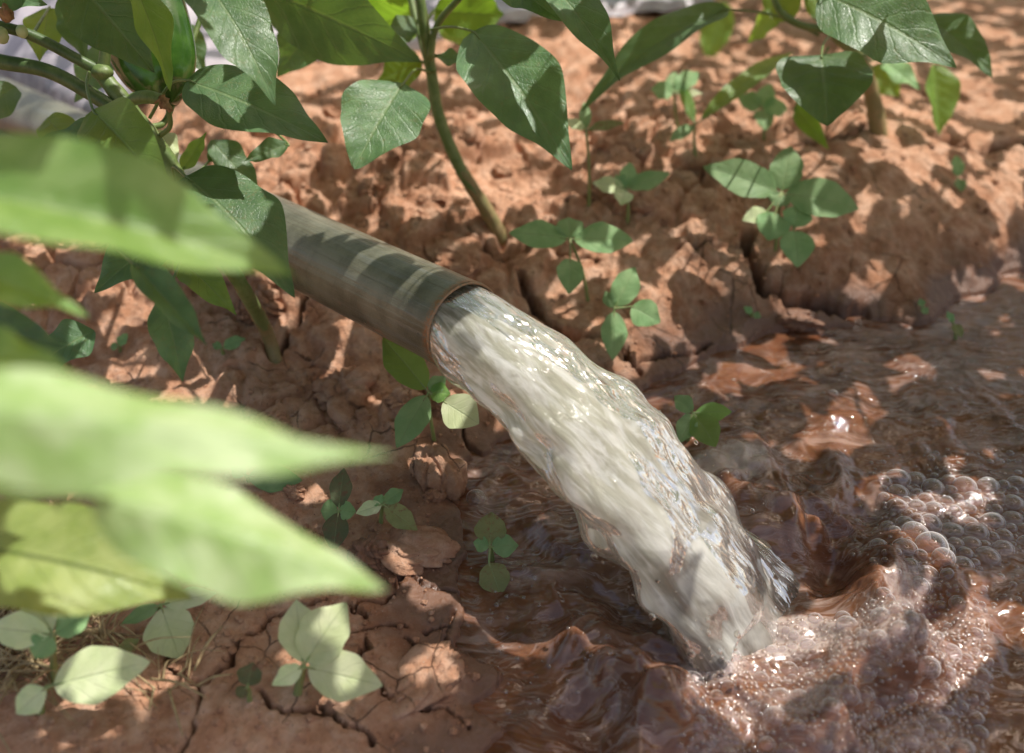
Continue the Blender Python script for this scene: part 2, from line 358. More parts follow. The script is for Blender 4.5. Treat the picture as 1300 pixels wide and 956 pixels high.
def pipe_mat(rusty=False):
    T = NT('rusty_rim' if rusty else 'weathered_pipe_metal'); tc = T.n('TexCoord').outputs['Object']; uv = T.n('UVMap').outputs[0]
    st = T.noise(T.n('Mapping', {0: uv, 3: (5.0, 26.0, 1)}).outputs[0], 1.1, 5, 0.6); bl = T.noise(tc, 16, 5, 0.6); fn = T.noise(tc, 300, 4, 0.7)
    s = T.n('SeparateXYZ', {0: uv}).outputs[0]
    c = T.mix(T.rng(bl, 0.36, 0.64), (0.145, 0.140, 0.095), (0.265, 0.255, 0.185))
    c = T.mix(T.math('MULTIPLY', T.rng(st, 0.50, 0.68), 0.35), c, (0.27, 0.29, 0.29))
    c = T.mix(T.math('MULTIPLY', T.rng(st, 0.45, 0.28), 0.55), c, (0.12, 0.085, 0.045))
    ru = T.math('MULTIPLY', T.rng(s, 0.010, 0.0), T.rng(fn, 0.35, 0.6)) if not rusty else T.rng(fn, 0.3, 0.6)
    c = T.mix(ru, c, (0.34, 0.155, 0.06) if not rusty else (0.36, 0.205, 0.105))
    c = T.mix(T.math('MULTIPLY', T.rng(fn, 0.62, 0.75), 0.4), c, (0.40, 0.36, 0.28))
    md = T.math('MULTIPLY', T.rng(T.noise(tc, 28, 6, 0.7), 0.56, 0.64), T.rng(T.n('SeparateXYZ', {0: T.n('NewGeometry').outputs['Normal']}).outputs[2], 0.3, -0.7))
    c = T.mix(T.math('MULTIPLY', md, 0.8), c, (0.42, 0.22, 0.13))
    sc = T.noise(T.n('Mapping', {0: uv, 2: (0, 0, .12), 3: (9.0, 160.0, 1)}).outputs[0], 1.0, 3, 0.5)
    c = T.mix(T.math('MULTIPLY', T.rng(sc, 0.66, 0.72), 0.45), c, (0.46, 0.44, 0.38))
    rb_ = T.noise(T.n('Mapping', {0: uv, 3: (0.6, 70.0, 1)}).outputs[0], 1.0, 2, 0.5)
    b = T.n('Bump', {'Strength': 0.4, 'Distance': 0.002, 'Height': T.math('ADD', T.math('MULTIPLY', fn, .7), T.math('ADD', st, rb_))}).outputs[0]
    return T.end(T.n('BsdfPrincipled', {'Base Color': c, 'Metallic': 0.35 if not rusty else 0.15, 'Roughness': T.math('ADD', 0.17, T.math('MULTIPLY', bl, 0.3)), 'Normal': b}).outputs[0])
M_PIPE = pipe_mat(); M_RIM = pipe_mat(True)

def simple_mat(name, c1, c2, rough=0.5, scale=60, **kw):
    T = NT(name); tc = T.n('TexCoord').outputs['Object']; n = T.noise(tc, scale, 5, 0.6)
    c = T.mix(T.rng(n, 0.35, 0.65), c1, c2); b = T.n('Bump', {'Strength': 0.3, 'Distance': 0.002, 'Height': n}).outputs[0]
    return T.end(T.n('BsdfPrincipled', {'Base Color': c, 'Roughness': rough, 'Normal': b, **kw}).outputs[0])
M_PEPPER = simple_mat('pepper_skin', (0.030, 0.085, 0.012), (0.060, 0.140, 0.022), 0.16, 30)
M_STRAW = simple_mat('dry_straw', (0.50, 0.38, 0.20), (0.30, 0.20, 0.10), 0.6, 120)
M_DRY = simple_mat('dried_petal', (0.36, 0.22, 0.10), (0.22, 0.12, 0.06), 0.7, 200)
M_SHEET = simple_mat('pale_plastic', (0.42, 0.36, 0.40), (0.52, 0.47, 0.50), 0.4, 25)

# ------------------------------------------------------------------ pipe geometry (needed for water too)
MOUTH = PD(588, 415, 1.03); FAR = PD(-30, 116, 2.0)
PDIR = nrm(MOUTH - FAR); PR = 0.0485
side0 = nrm(np.cross(PDIR, [0, 0, 1])); upn = np.cross(side0, PDIR)
LAND = PZ(930, 756, 0.0)

# ------------------------------------------------------------------ terrain
SHORE = [(640, 1100), (575, 985), (632, 930), (598, 895), (640, 862), (588, 822), (585, 770), (566, 738), (590, 705), (578, 660), (570, 620), (590, 585), (640, 560),
         (700, 540), (790, 505), (835, 480), (880, 458), (930, 436), (1010, 420), (1070, 412), (1120, 408), (1180, 408), (1215, 385), (1300, 345), (1420, 320),
         (1700, 420), (1900, 700), (1900, 1300), (700, 1300)]
SH = np.array([PZ(x, y)[:2] for x, y in SHORE])
def shore_sd(x, y):
    """signed distance to the shoreline, positive on land"""
    d2 = np.full(x.shape, 1e9); inside = np.zeros(x.shape, bool)
    n = len(SH)
    for i in range(n):
        ax, ay = SH[i]; bx, by = SH[(i + 1) % n]
        ex, ey = bx - ax, by - ay
        t = np.clip(((x - ax) * ex + (y - ay) * ey) / (ex * ex + ey * ey), 0, 1)
        d2 = np.minimum(d2, (x - ax - t * ex) ** 2 + (y - ay - t * ey) ** 2)
        c = ((ay > y) != (by > y))
        inside ^= c & (x < ex * (y - ay) / (ey if abs(ey) > 1e-9 else 1e-9) + ax)
    return np.where(inside, -1, 1) * np.sqrt(d2) + 0.022 * fbm(x * 13, y * 13, 501, 4, 0.55)

CR = [  # pixel polylines of the visible cracks: width m, depth m
    ([(948, 300), (952, 335), (968, 362), (1005, 380), (1055, 390), (1098, 402)], .011, .035),
    ([(655, 345), (685, 385), (700, 402), (730, 425)], .009, .03),
    ([(196, 800), (215, 845), (238, 866), (262, 868), (292, 843), (308, 815), (345, 786), (375, 772), (420, 764)], .0038, .016),
    ([(425, 768), (448, 770), (462, 784)], .0035, .014), ([(455, 777), (480, 762), (500, 745), (512, 733), (540, 745), (575, 750)], .0032, .012),
    ([(445, 808), (480, 800), (512, 791), (540, 803), (562, 794), (578, 776)], .0032, .013),
    ([(462, 808), (466, 825), (460, 845)], .0026, .01), ([(512, 812), (530, 828), (549, 828), (556, 850)], .003, .011), ([(578, 776), (566, 800), (560, 826)], .0026, .01),
    ([(300, 640), (340, 655), (372, 662), (402, 690)], .006, .02), ([(800, 462), (850, 450), (905, 440)], .004, .015),
    ([(585, 520), (592, 560), (606, 596)], .006, .02), ([(400, 380), (372, 415), (350, 440)], .005, .018), ([(735, 425), (790, 440), (812, 470)], .005, .018),
    ([(860, 330), (905, 322), (948, 318)], .004, .014), ([(1180, 170), (1240, 185), (1300, 176)], .012, .03), ([(900, 205), (960, 195), (1040, 175), (1110, 168)], .008, .022),
    ([(330, 880), (360, 900), (420, 905), (470, 940)], .003, .012), ([(470, 860), (500, 885), (560, 900), (590, 930)], .003, .012),
    ([(250, 868), (255, 905), (230, 960)], .003, .012), ([(590, 300), (640, 320), (700, 318), (760, 330)], .004, .012),
]
def bankf(x, y):
    f = 0.34 + 0.66 * sstep(0.85, 1.45, y + 0.45 * np.clip(x, -0.2, 0.8))
    return f
def base_h(x, y, sd):
    s = np.maximum(sd, 0)
    land = 0.006 + 0.115 * bankf(x, y) * (1 - np.exp(-s / 0.17))
    bed = -0.05 * (1 - np.exp(np.minimum(sd, 0) / 0.05))
    z = np.where(sd > 0, land, bed)
    # right-hand mound that slopes into the pool
    mx, my = 0.58, 1.55
    z = z + 0.045 * np.exp(-(((x - mx) / 0.34) ** 2 + ((y - my) / 0.22) ** 2)) * sstep(0, 0.1, sd)
    z = z - 0.06 * sstep(2.0, 3.2, y)
    # the pipe lies in a shallow trough it has pressed into the soil
    hx, hy = PDIR[:2] / np.hypot(*PDIR[:2]); al = (x - MOUTH[0]) * hx + (y - MOUTH[1]) * hy; pe = -(x - MOUTH[0]) * hy + (y - MOUTH[1]) * hx
    pz = MOUTH[2] + al * PDIR[2] / np.hypot(*PDIR[:2]) - 0.055
    wgt = np.exp(-(pe / np.where(pe > 0, 0.13, 0.24)) ** 2) * sstep(-0.25, -0.6, al) * sstep(-4.5, -3, al)
    z = z * (1 - wgt) + np.minimum(z, pz - 0.03 * wgt) * wgt
    return z
def rough_h(x, y, sd):
    amp = sstep(0.0, 0.12, sd) * (0.45 + 0.55 * sstep(0.72, 0.95, y))
    crumb = sstep(1.05, 1.35, y - 0.15 * x) * sstep(0.75, 0.35, x) * (1 - 0.75 * sstep(0.30, 0.55, x))
    crumb = np.maximum(crumb, 0.6 * sstep(1.0, 0.9, np.hypot((x + 0.22) / 0.16, (y - 1.0) / 0.12)))
    crumb = crumb * (1 - 0.5 * sstep(1.4, 1.9, y))
    z = 0.020 * fbm(x * 5, y * 5, 3, 4) * amp
    z += (0.009 + 0.008 * crumb) * fbm(x * 17, y * 17, 8, 4, 0.55) * (0.25 + 0.75 * amp)
    wx = x + 0.02 * fbm(x * 14, y * 14, 31, 2); wy = y + 0.02 * fbm(x * 14, y * 14, 37, 2)
    f1, f2, cid = voro(wx * 16, wy * 16, 4)
    e = sstep(0.0, 0.22, f2 - f1)
    pk = (cid > 0.35)
    z += crumb * amp * 0.020 * (e * pk * (0.4 + cid) * np.sqrt(np.clip(1 - f1 * f1, 0, 1)))
    g1, g2, gid = voro(wx * 70, wy * 70, 14)
    z += (0.15 + 0.6 * crumb) * amp * 0.0065 * (sstep(0, 0.3, g2 - g1) * (gid > 0.45) * (gid))
    z += 0.0035 * fbm(x * 60, y * 60, 21, 3, 0.6) * (0.3 + 0.7 * amp)
    z += 0.0014 * fbm(x * 200, y * 200, 25, 3, 0.6)
    return z
def crack_f(x, y):
    dep = np.zeros(x.shape); vis = np.zeros(x.shape)
    jx = x + 0.010 * fbm(x * 40, y * 40, 51, 3, 0.6); jy = y + 0.010 * fbm(x * 40, y * 40, 57, 3, 0.6)
    wv = 1 + 1.1 * vnoise(x * 50, y * 50, 61)
    for pts, w, d in CRW:
        x0, y0 = pts.min(0) - 0.05; x1, y1 = pts.max(0) + 0.05
        m = (x > x0) & (x < x1) & (y > y0) & (y < y1)
        if not m.any(): continue
        xx, yy = jx[m], jy[m]; dd = np.full(xx.shape, 9.0)
        for (ax, ay), (bx, by) in zip(pts[:-1], pts[1:]):
            ex, ey = bx - ax, by - ay
            t = np.clip(((xx - ax) * ex + (yy - ay) * ey) / (ex * ex + ey * ey), 0, 1)
            dd = np.minimum(dd, np.hypot(xx - ax - t * ex, yy - ay - t * ey))
        ww = w * (0.72 if w < .005 else 1.0) * wv[m]
        a = sstep(1.0, 0.35, dd / ww)
        dep[m] = np.maximum(dep[m], d * a + 0.05 * d * sstep(3.0, 0.5, dd / ww)); vis[m] = np.maximum(vis[m], a)
    return dep, vis
def smooth_ground(x, y):
    x = np.asarray(x, float); y = np.asarray(y, float); return base_h(x, y, shore_sd(x, y))
def ground_h(x, y):
    x = np.atleast_1d(np.asarray(x, float)); y = np.atleast_1d(np.asarray(y, float))
    sd = shore_sd(x, y); return base_h(x, y, sd) + rough_h(x, y, sd)
def hit(px, py, fn=None):
    r = ray(px, py); t = np.linspace(0.5, 4.5, 1600)
    P = CAM + r * t[:, None]; d = P[:, 2] - (fn or ground_h)(P[:, 0], P[:, 1])
    k = int(np.argmax(d < 0)); return P[k]
CRW = [(np.array([hit(x, y, smooth_ground)[:2] for x, y in pts]), w, d) for pts, w, d in CR]

def axis(lo, hi, step, far, g=1.09):
    c = list(np.arange(lo, hi + 1e-9, step)); s = step
    while c[-1] < far: s *= g; c.append(c[-1] + s)
    s = step; pre = []
    x = lo
    while x > -far: s *= g; x -= s; pre.append(x)
    return np.array(pre[::-1] + c)
gx = axis(-0.78, 0.82, 0.0021, 40); gy = axis(0.44, 1.50, 0.0021, 40, 1.035)
gy = gy[gy > -6]
X, Y = np.meshgrid(gx, gy)
SD = shore_sd(X, Y)
far = sstep(6, 12, np.hypot(X, Y))
Zr = rough_h(X, Y, SD) * (1 - far)
dep, vis = crack_f(X, Y)
Z = base_h(X, Y, SD) + Zr - dep
gm, _ = grid_mesh('ground', np.stack([X, Y, Z], -1))
wetv = sstep(0.085, 0.01, SD + 0.06 * fbm(X * 16, Y * 16, 77, 3)) * sstep(0.08, 0.02, Z)
wetv = np.maximum(wetv, 0.55 * sstep(0.13, 0.0, SD) * sstep(-.1, .25, fbm(X * 9, Y * 9, 71, 3) + .1))
set_attr(gm, 'wet', wetv); set_attr(gm, 'crack', vis)
tag(link('ground', gm, M_SOIL), 'cracked red brown soil with a sloping bank and dappled light', None, None, 'structure')

# ------------------------------------------------------------------ water pool
IMP = LAND[:2]
def wave_h(x, y):
    dx = x - IMP[0]; dy = y - IMP[1]; r = np.hypot(dx, dy); th = np.arctan2(dy, dx)
    sd = shore_sd(x, y)
    calm = sstep(0.0, -0.06, sd)
    wx = x + 0.03 * fbm(x * 9, y * 9, 101, 3); wy = y + 0.03 * fbm(x * 9, y * 9, 107, 3)
    ag = np.exp(-np.maximum(r - 0.08, 0) / 0.20)
    z = 0.0022 * fbm(wx * 26 + wy * 6, wy * 46, 113, 4, 0.55) + 0.003 * fbm(wx * 10, wy * 12, 117, 3)
    lump = fbm(wx * 15, wy * 15, 127, 3, 0.5); rid = 0.5 - np.abs(fbm(wx * 12 + 4, wy * 12, 131, 3, 0.5)) * 1.6
    z = z + ag * (0.036 * lump + 0.040 * rid * sstep(0.05, 0.14, r))
    z = z * (1 - 0.45 * sstep(0.0, -0.10, dy) * sstep(-0.12, 0.0, dx))
    ring = np.exp(-((r - 0.145 - 0.03 * lump) / 0.036) ** 2)
    # stronger wall on the right and in front of the jet, weak behind it
    wgt = 0.35 + 0.75 * sstep(-0.2, 1.0, np.cos(th - R(8))) + 0.30 * sstep(0.2, 1, np.cos(th - R(-75))) + 0.25 * sstep(.4, 1, np.cos(th - R(200)))
    z = z + 0.032 * ring * wgt * (0.75 + 1.2 * lump)
    cav = np.exp(-(((dx - 0.035) / 0.085) ** 2 + ((dy - 0.015) / 0.055) ** 2))
    cav2 = np.exp(-(((dx + 0.115) / 0.05) ** 2 + ((dy - 0.0) / 0.045) ** 2))
    cav3 = np.exp(-(((dx - 0.115) / 0.045) ** 2 + ((dy - 0.05) / 0.05) ** 2))
    z = z * (1 - 0.7 * cav) - 0.004 * cav - 0.032 * cav2 - 0.040 * cav3
    z = z + 0.004 * ag * fbm(wx * 50, wy * 50, 137, 3, 0.5)
    return z * calm - 0.001, ag * calm
FOAMZ = [  # foam patches, pixel ellipses: cx, cy, rx, ry, strength
    (1000, 812, 105, 36, 1.0), (1110, 830, 120, 60, .62), (1190, 650, 95, 60, .52), (905, 850, 60, 30, .9), (930, 590, 75, 36, .85), (870, 500, 50, 22, .45), (1000, 560, 70, 30, .4), (1150, 745, 60, 40, .7),
    (990, 905, 130, 40, .6), (1150, 925, 130, 40, .5), (690, 660, 60, 40, .45), (640, 745, 34, 60, .42), (1080, 395, 90, 16, .4), (1230, 640, 120, 50, .48), (610, 632, 26, 16, .55), (700, 575, 40, 20, .4), (1100, 470, 60, 20, .38), (1150, 520, 80, 30, .36)]
def foam_f(px, py):
    f = np.zeros(np.shape(px))
    for cx, cy, rx, ry, s in FOAMZ:
        f = np.maximum(f, s * sstep(1.25, 0.35, np.hypot((px - cx) / rx, (py - cy) / ry)))
    return f
wxs = np.arange(-0.16, 1.05, 0.0022); wys = np.arange(0.30, 1.50, 0.0022)
WX, WY = np.meshgrid(wxs, wys)
WZ, WAG = wave_h(WX, WY); WSD = shore_sd(WX, WY)
WPX, WPY, _d = proj(np.stack([WX, WY, np.zeros_like(WX)], -1))
mk_ = (WSD < 0.05); mq = mk_[:-1, :-1] | mk_[1:, 1:]
wm, used = grid_mesh('water', np.stack([WX, WY, WZ], -1), mask=mq)
set_attr(wm, 'foam', (foam_f(WPX, WPY) + 0.18 * sstep(0.03, 0.0, np.abs(WSD))).ravel()[used]); set_attr(wm, 'agitation', WAG.ravel()[used])
tag(link('water', wm, M_WATER), 'churning muddy brown water flooding the furrow', None, None, 'structure')

# ------------------------------------------------------------------ water jet
def jet_path():
    h0 = PDIR[:2] / np.linalg.norm(PDIR[:2]); tgt = LAND[:2] - MOUTH[:2]; L = np.linalg.norm(tgt); h1 = tgt / L
    up = -0.10; z0 = MOUTH[2]
    k = (z0 + up * L - LAND[2]) / L ** 2
    def f(s):
        if s <= 0: return MOUTH + PDIR * s
        b = max(0.0, min(1.0, s / L)); e = b * b * (3 - 2 * b) if s > 0 else 0
        xy = MOUTH[:2] + (h0 * (1 - b) + h1 * b) * s * 1.0 if s > 0 else MOUTH[:2] + h0 * s
        xy = xy + (tgt - (h1 * L)) * e
        return np.array([xy[0], xy[1], z0 + up * s - (k * s * s if s > 0 else 0)])
    return f, L
jf, JL = jet_path()
NS, NP = 300, 200
ss = np.linspace(-0.06, JL * 1.09, NS); ph = np.linspace(0, 2 * math.pi, NP, endpoint=False)
JP = np.zeros((NS, NP, 3)); JUV = np.zeros((NS, NP, 2))
for i, s in enumerate(ss):
    c = jf(s); t = nrm(jf(s + 0.004) - jf(s - 0.004)); a = nrm(np.cross(t, [0, 0, 1])); b = np.cross(a, t)
    q = max(0, s) / JL
    # angle measured so that the seam (phi = 0) faces down and away
    cs, sn = np.cos(ph - 2.6), np.sin(ph - 2.6)
    r0 = PR - 0.0032
    ra = r0 * (1 + 1.12 * q ** 0.85); rb = r0 * (1 + 0.12 * q ** 0.6 - 0.14 * q * q)
    xs, ys = ra * cs, rb * sn
    clip = 0.95 + 0.05 * min(1, q * 2.4)
    ys = np.where(ys > rb * .86, rb * .86 + (ys - rb * .86) * (0.35 + 0.65 * min(1, q * 2.4)), ys)
    A = 0.0006 + 0.0145 * min(1, max(0, q) * 1.7) ** 0.9
    u = ph / (2 * math.pi)
    # periodic streak noise: blend two offsets
    def pn(fu, fs, seed, o=3):
        sh = 0.55 * u * fu
        n0 = fbm(u * fu, np.full(NP, s * fs) - sh * 0.25, seed, o, 0.55); n1 = fbm((u - 1) * fu, np.full(NP, s * fs) - (u - 1) * fu * 0.55 * 0.25, seed, o, 0.55)
        return n0 * (1 - u) + n1 * u
    d = (1.1 + 2.3 * np.clip(cs * 1.6 - 0.5, 0, 1)) * pn(5, 19, 201, 2) + (0.85 + 0.6 * np.abs(cs) ** 3) * pn(11, 24, 207, 1) + 0.30 * pn(22, 36, 211, 1)
    d = d + 0.45 * (0.4 - np.abs(pn(9, 12, 219, 1)) * 2.4)
    nx, ny = cs / ra, sn / rb; nl = np.hypot(nx, ny); nx, ny = nx / nl, ny / nl
    JP[i] = c + np.outer(xs + nx * d * A, a) + np.outer(ys + ny * d * A, b)
    JUV[i, :, 0] = max(0, q); JUV[i, :, 1] = u
jm, _ = grid_mesh('water_jet', JP - MOUTH, wrap=True)
set_uv(jm, JUV.reshape(-1, 2))
tag(link('water_jet', jm, M_JET, loc=MOUTH), 'thick cloudy pale jet of water pouring from the metal pipe into the pool', 'water jet')

# ------------------------------------------------------------------ pipe
proot = empty('irrigation_pipe', MOUTH, 'weathered grey metal irrigation pipe with a rusty open mouth lying across the soil', 'pipe')
PL = np.linalg.norm(MOUTH - FAR) * 1.7
ns, nf = 160, 72
sv = np.concatenate([np.linspace(0, 0.25, 60), np.linspace(0.26, PL, ns - 60)])
nf += 1; th = np.linspace(0, 2 * math.pi, nf) - math.pi * .6; thc = np.linspace(0, 2 * math.pi, 72, endpoint=False)
P = np.zeros((ns, nf, 3)); UV = np.zeros((ns, nf, 2))
for i, s in enumerate(sv):
    rr = PR * (1 + 0.012 * vnoise(np.full(nf, s * 9), np.cos(th) * 2 + 5, 301) + 0.016 * math.exp(-s / 0.012) + 0.012 * math.exp(-((s - 0.045) / 0.03) ** 2) * np.cos(th - 1.6))
    P[i] = -PDIR * s + np.outer(np.cos(th) * rr, side0) + np.outer(np.sin(th) * rr, upn)
    UV[i, :, 0] = s; UV[i, :, 1] = (th + math.pi * .6) / (2 * math.pi)
m_, _ = grid_mesh('pipe_wall', P); set_uv(m_, UV.reshape(-1, 2)); link('pipe_wall', m_, M_PIPE, proot)
P2 = np.zeros((24, 72, 3)); UV2 = np.zeros((24, 72, 2))
for i, s in enumerate(np.linspace(0.0015, 0.35, 24)):
    P2[i] = -PDIR * s + (PR - 0.0032) * (np.outer(np.cos(thc), side0) + np.outer(np.sin(thc), upn)); UV2[i, :, 0] = 0.02 + s; UV2[i, :, 1] = thc / 6.283
m_, _ = grid_mesh('inner_wall', P2[:, ::-1], wrap=True); set_uv(m_, UV2.reshape(-1, 2)); link('inner_wall', m_, M_PIPE, proot)
P3 = np.zeros((9, 72, 3)); UV3 = np.zeros((9, 72, 2))
for i, a in enumerate(np.linspace(-0.35, math.pi + .35, 9)):
    cr = PR * 1.016 - 0.0018 + 0.0016 * math.cos(a) + 0.0007 * vnoise(thc * 9, np.full(72, a), 311)
    P3[i] = PDIR * (0.0016 * math.sin(a) + 0.0006) + np.outer(np.cos(thc) * cr, side0) + np.outer(np.sin(thc) * cr, upn); UV3[i, :, 1] = thc / 6.283
m_, _ = grid_mesh('rim', P3, wrap=True); set_uv(m_, UV3.reshape(-1, 2)); link('rim', m_, M_RIM, proot)

# ------------------------------------------------------------------ leaves
def leaf_geo(B, T, W, N, arch=0.0, fold=0.25, wave=0.004, twist=0.0, seed=0, nu=40, nv=12, shp=0.70, rnd=0.80, tipn=0.36):
    B = np.asarray(B, float); T = np.asarray(T, float); L = np.linalg.norm(T - B); t0 = nrm(T - B)
    N = nrm(np.asarray(N, float) - t0 * np.dot(N, t0))
    Mp = (B + T) / 2 + N * arch * L * 2
    u = np.linspace(0, 1, nu + 1); v = np.linspace(-1, 1, nv + 1)
    c = np.outer((1 - u) ** 2, B) + np.outer(2 * u * (1 - u), Mp) + np.outer(u * u, T)
    tg = np.outer(2 * (1 - u), Mp - B) + np.outer(2 * u, T - Mp); tg /= np.linalg.norm(tg, axis=1)[:, None]
    sd = np.cross(tg, N); sd /= np.linalg.norm(sd, axis=1)[:, None]
    nn = np.cross(sd, tg)
    tw = twist * (u - 0.4)
    sd, nn = sd * np.cos(tw)[:, None] + nn * np.sin(tw)[:, None], nn * np.cos(tw)[:, None] - sd * np.sin(tw)[:, None]
    w = np.abs(np.sin(math.pi * u ** shp)) ** rnd * (1 - tipn * sstep(0.60, 1.0, u)); w = W / 2 * w / w.max()
    w[-1] = 0.0004; w[0] = 0.0008
    rs = np.random.default_rng(seed + 999)
    ed = 1 + 0.04 * np.sin(u * 11 + rs.uniform(0, 6)) + 0.018 * np.sin(u * 24 + rs.uniform(0, 6)); ed2 = 1 + 0.04 * np.sin(u * 12 + rs.uniform(0, 6)) + 0.018 * np.sin(u * 26 + rs.uniform(0, 6))
    P = np.zeros((nu + 1, nv + 1, 3)); UV = np.zeros((nu + 1, nv + 1, 2))
    p1, p2 = rs.uniform(0, 6, 2)
    for j, vv in enumerate(v):
        e = ed if vv < 0 else ed2
        ww = w * e * vv
        hgt = np.abs(ww) * math.sin(fold) - 0.25 * np.abs(ww) * np.abs(vv) * math.sin(fold)
        hgt = hgt + wave * vv * vv * np.sin(u * 13 + (p1 if vv < 0 else p2)) * np.minimum(1, w / (W * 0.2))
        # quilting between the side veins
        hgt = hgt + 0.010 * W * np.sin((u * 7 - abs(vv) * 1.6 + (0.45 if vv > 0 else 0)) * 2 * math.pi) * math.sin(min(1, abs(vv) * 1.15) * math.pi)
        P[:, j] = c + sd * (ww * math.cos(fold))[:, None] + nn * hgt[:, None]
        UV[:, j, 0] = u; UV[:, j, 1] = 0.5 + 0.5 * vv
    return P, UV
def leaf(parent, B, T, W, mat, N=(0, -0.5, 0.9), pet=None, prad=0.0016, pmat=None, label=None, **kw):
    P, UV = leaf_geo(B, T, W, N, **kw)
    o3 = np.array(parent.location); B = np.asarray(B, float)
    me, _ = grid_mesh('leaf', P - B); set_uv(me, UV.reshape(-1, 2))
    o = link('leaf', me, mat, parent, B - o3)
    if label: o['label'] = label
    if pet is not None:
        pts = [np.asarray(p, float) for p in pet] + [B, B + (P[3, P.shape[1] // 2] - B)]
        tube('petiole', pts, [prad * 1.25, prad, prad * 0.9, prad * 0.5], pmat or M_STEM, o, B, seg=7)
    return o
def pxw(w, d): return w * d / FPX
TC = lambda p: nrm(CAM - p)
def L(parent, b, t, w, mat=None, n=(0.0, 0.55, 0.75), pet=None, **kw):
    """b, t = (px, py, depth); n = (right, up, to camera) mix for the face normal"""
    B = PD(*b); T = PD(*t); mid = (B + T) / 2
    N = n[0] * RGT + n[1] * np.array([0, 0, 1.0]) + n[2] * TC(mid)
    pt = [PD(*p) for p in pet] if pet else None
    return leaf(parent, B, T, pxw(w, (b[2] + t[2]) / 2), mat or M_LEAF, N, pt, **kw)
sid = [0]
def sd_():
    sid[0] += 1; return sid[0]

# ---- middle plant
gM = hit(640, 300); dM = proj(gM)[2]
rM = empty('pepper_plant', gM, 'pepper plant with a leaning pale stem rooted just behind the pipe mouth', 'pepper plant')
stM = [gM + [0, 0, -0.01], PD(618, 268, dM - .02), PD(585, 215, dM - .06), PD(558, 150, dM - .10), PD(548, 95, dM - .12), PD(538, 30, dM - .15), PD(524, -70, dM - .18), PD(515, -190, dM - .2)]
v, f = tube_geo(stM, [.0105, .0095, .0085, .008, .0078, .0072, .006, .005], seg=12, n=10, jit=0.05)
tube('stem', [p - gM for p in stM], [.0105, .0095, .0085, .008, .0078, .0072, .006, .005], M_STEM, rM, seg=12, n=10, jit=.05)
tube('woody_base', [p - gM for p in stM[:3]], [.0118, .0104, .0088], M_WOODY, rM, seg=12, n=8, jit=.06)
d0 = dM - .13
tube('branch', [PD(548, 92, d0) - gM, PD(536, 55, d0 + .02) - gM, PD(522, 0, d0 + .03) - gM, PD(505, -90, d0 + .05) - gM], [.0055, .005, .0045, .004], M_STEM, rM)
tube('branch', [PD(546, 75, d0 - .01) - gM, PD(556, 30, d0 - .03) - gM, PD(600, -25, d0 - .08) - gM, PD(640, -120, d0 - .1) - gM], [.005, .0045, .004, .0035], M_STEM, rM)
L(rM, (600, 40, 1.20), (726, 216, 1.14), 118, n=(.25, .35, .9), pet=[(545, 38, d0), (572, 34, 1.22)], arch=.06, fold=.22, seed=3, label='large dark leaf hanging with its tip pointing down right')
L(rM, (512, 106, 1.22), (450, 215, 1.16), 112, n=(.05, .85, .5), pet=[(546, 92, d0), (528, 88, d0 - .04)], arch=.05, fold=.12, shp=.66, rnd=.66, tipn=.3, seed=4, label='broad rounded leaf with a sunlit patch')
L(rM, (552, 70, 1.27), (603, 84, 1.24), 26, n=(0, .8, .5), pet=[(545, 78, d0)], seed=5, fold=.4)
L(rM, (535, 78, 1.36), (478, 104, 1.38), 58, M_LEAFY, n=(-.1, .5, .7), pet=[(546, 85, d0)], seed=6)
L(rM, (672, -45, 1.13), (787, 103, 1.05), 78, n=(.35, .25, .8), pet=[(620, -80, 1.2)], arch=.07, fold=.5, seed=7, label='leaf hanging from the top edge with a bright folded margin')
L(rM, (630, -35, 1.16), (713, 27, 1.10), 52, n=(.1, .3, .9), pet=[(610, -70, 1.2)], seed=8)
L(rM, (530, 10, 1.42), (462, 40, 1.5), 70, M_LEAFY, n=(-.2, -.3, .9), pet=[(534, 20, d0)], seed=9)
L(rM, (552, 12, 1.40), (640, 18, 1.46), 62, M_LEAFY, n=(.2, -.2, .9), pet=[(540, 25, d0)], seed=10, arch=.1)
L(rM, (500, -20, 1.45), (445, 52, 1.5), 60, M_LEAFY, n=(-.2, -.2, .9), seed=11)
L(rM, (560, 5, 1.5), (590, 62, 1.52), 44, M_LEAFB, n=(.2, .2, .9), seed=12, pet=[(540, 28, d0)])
L(rM, (520, 20, 1.34), (500, 62, 1.3), 34, M_LEAF, n=(.1, .2, .9), seed=13)

# ---- right plant
gR = hit(1118, 168); dR = proj(gR)[2]
rR = empty('pepper_plant', gR, 'pepper plant with dark heart shaped leaves at the top right above the bank', 'pepper plant')
stR = [gR + [0, 0, -.01], PD(1108, 125, dR - .03), PD(1092, 75, dR - .08), PD(1062, 45, dR - .16), PD(1046, 15, dR - .2), PD(1040, -70, dR - .24), PD(1035, -180, dR - .26)]
tube('stem', [p - gR for p in stR], [.0125, .0115, .0105, .009, .008, .0065, .005], M_STEM, rR, seg=12, n=10, jit=.05)
tube('woody_base', [p - gR for p in stR[:3]], [.0145, .013, .0108], M_WOODY, rR, seg=12, n=8, jit=.06)
dq = dR - .18
tube('branch', [PD(1050, 38, dq) - gR, PD(1012, 30, dq - .02) - gR, PD(985, 5, dq - .02) - gR, PD(960, -80, dq) - gR], [.006, .005, .0045, .004], M_STEM, rR)
tube('branch', [PD(1052, 30, dq) - gR, PD(1078, 5, dq) - gR, PD(1110, -60, dq) - gR], [.006, .005, .0045], M_STEM, rR)
L(rR, (1043, -8, 1.26), (1214, 86, 1.20), 118, n=(.1, .55, .75), pet=[(1048, 20, dq - .05)], arch=.05, fold=.2, seed=21, label='large dark leaf along the top edge with a bright lower margin')
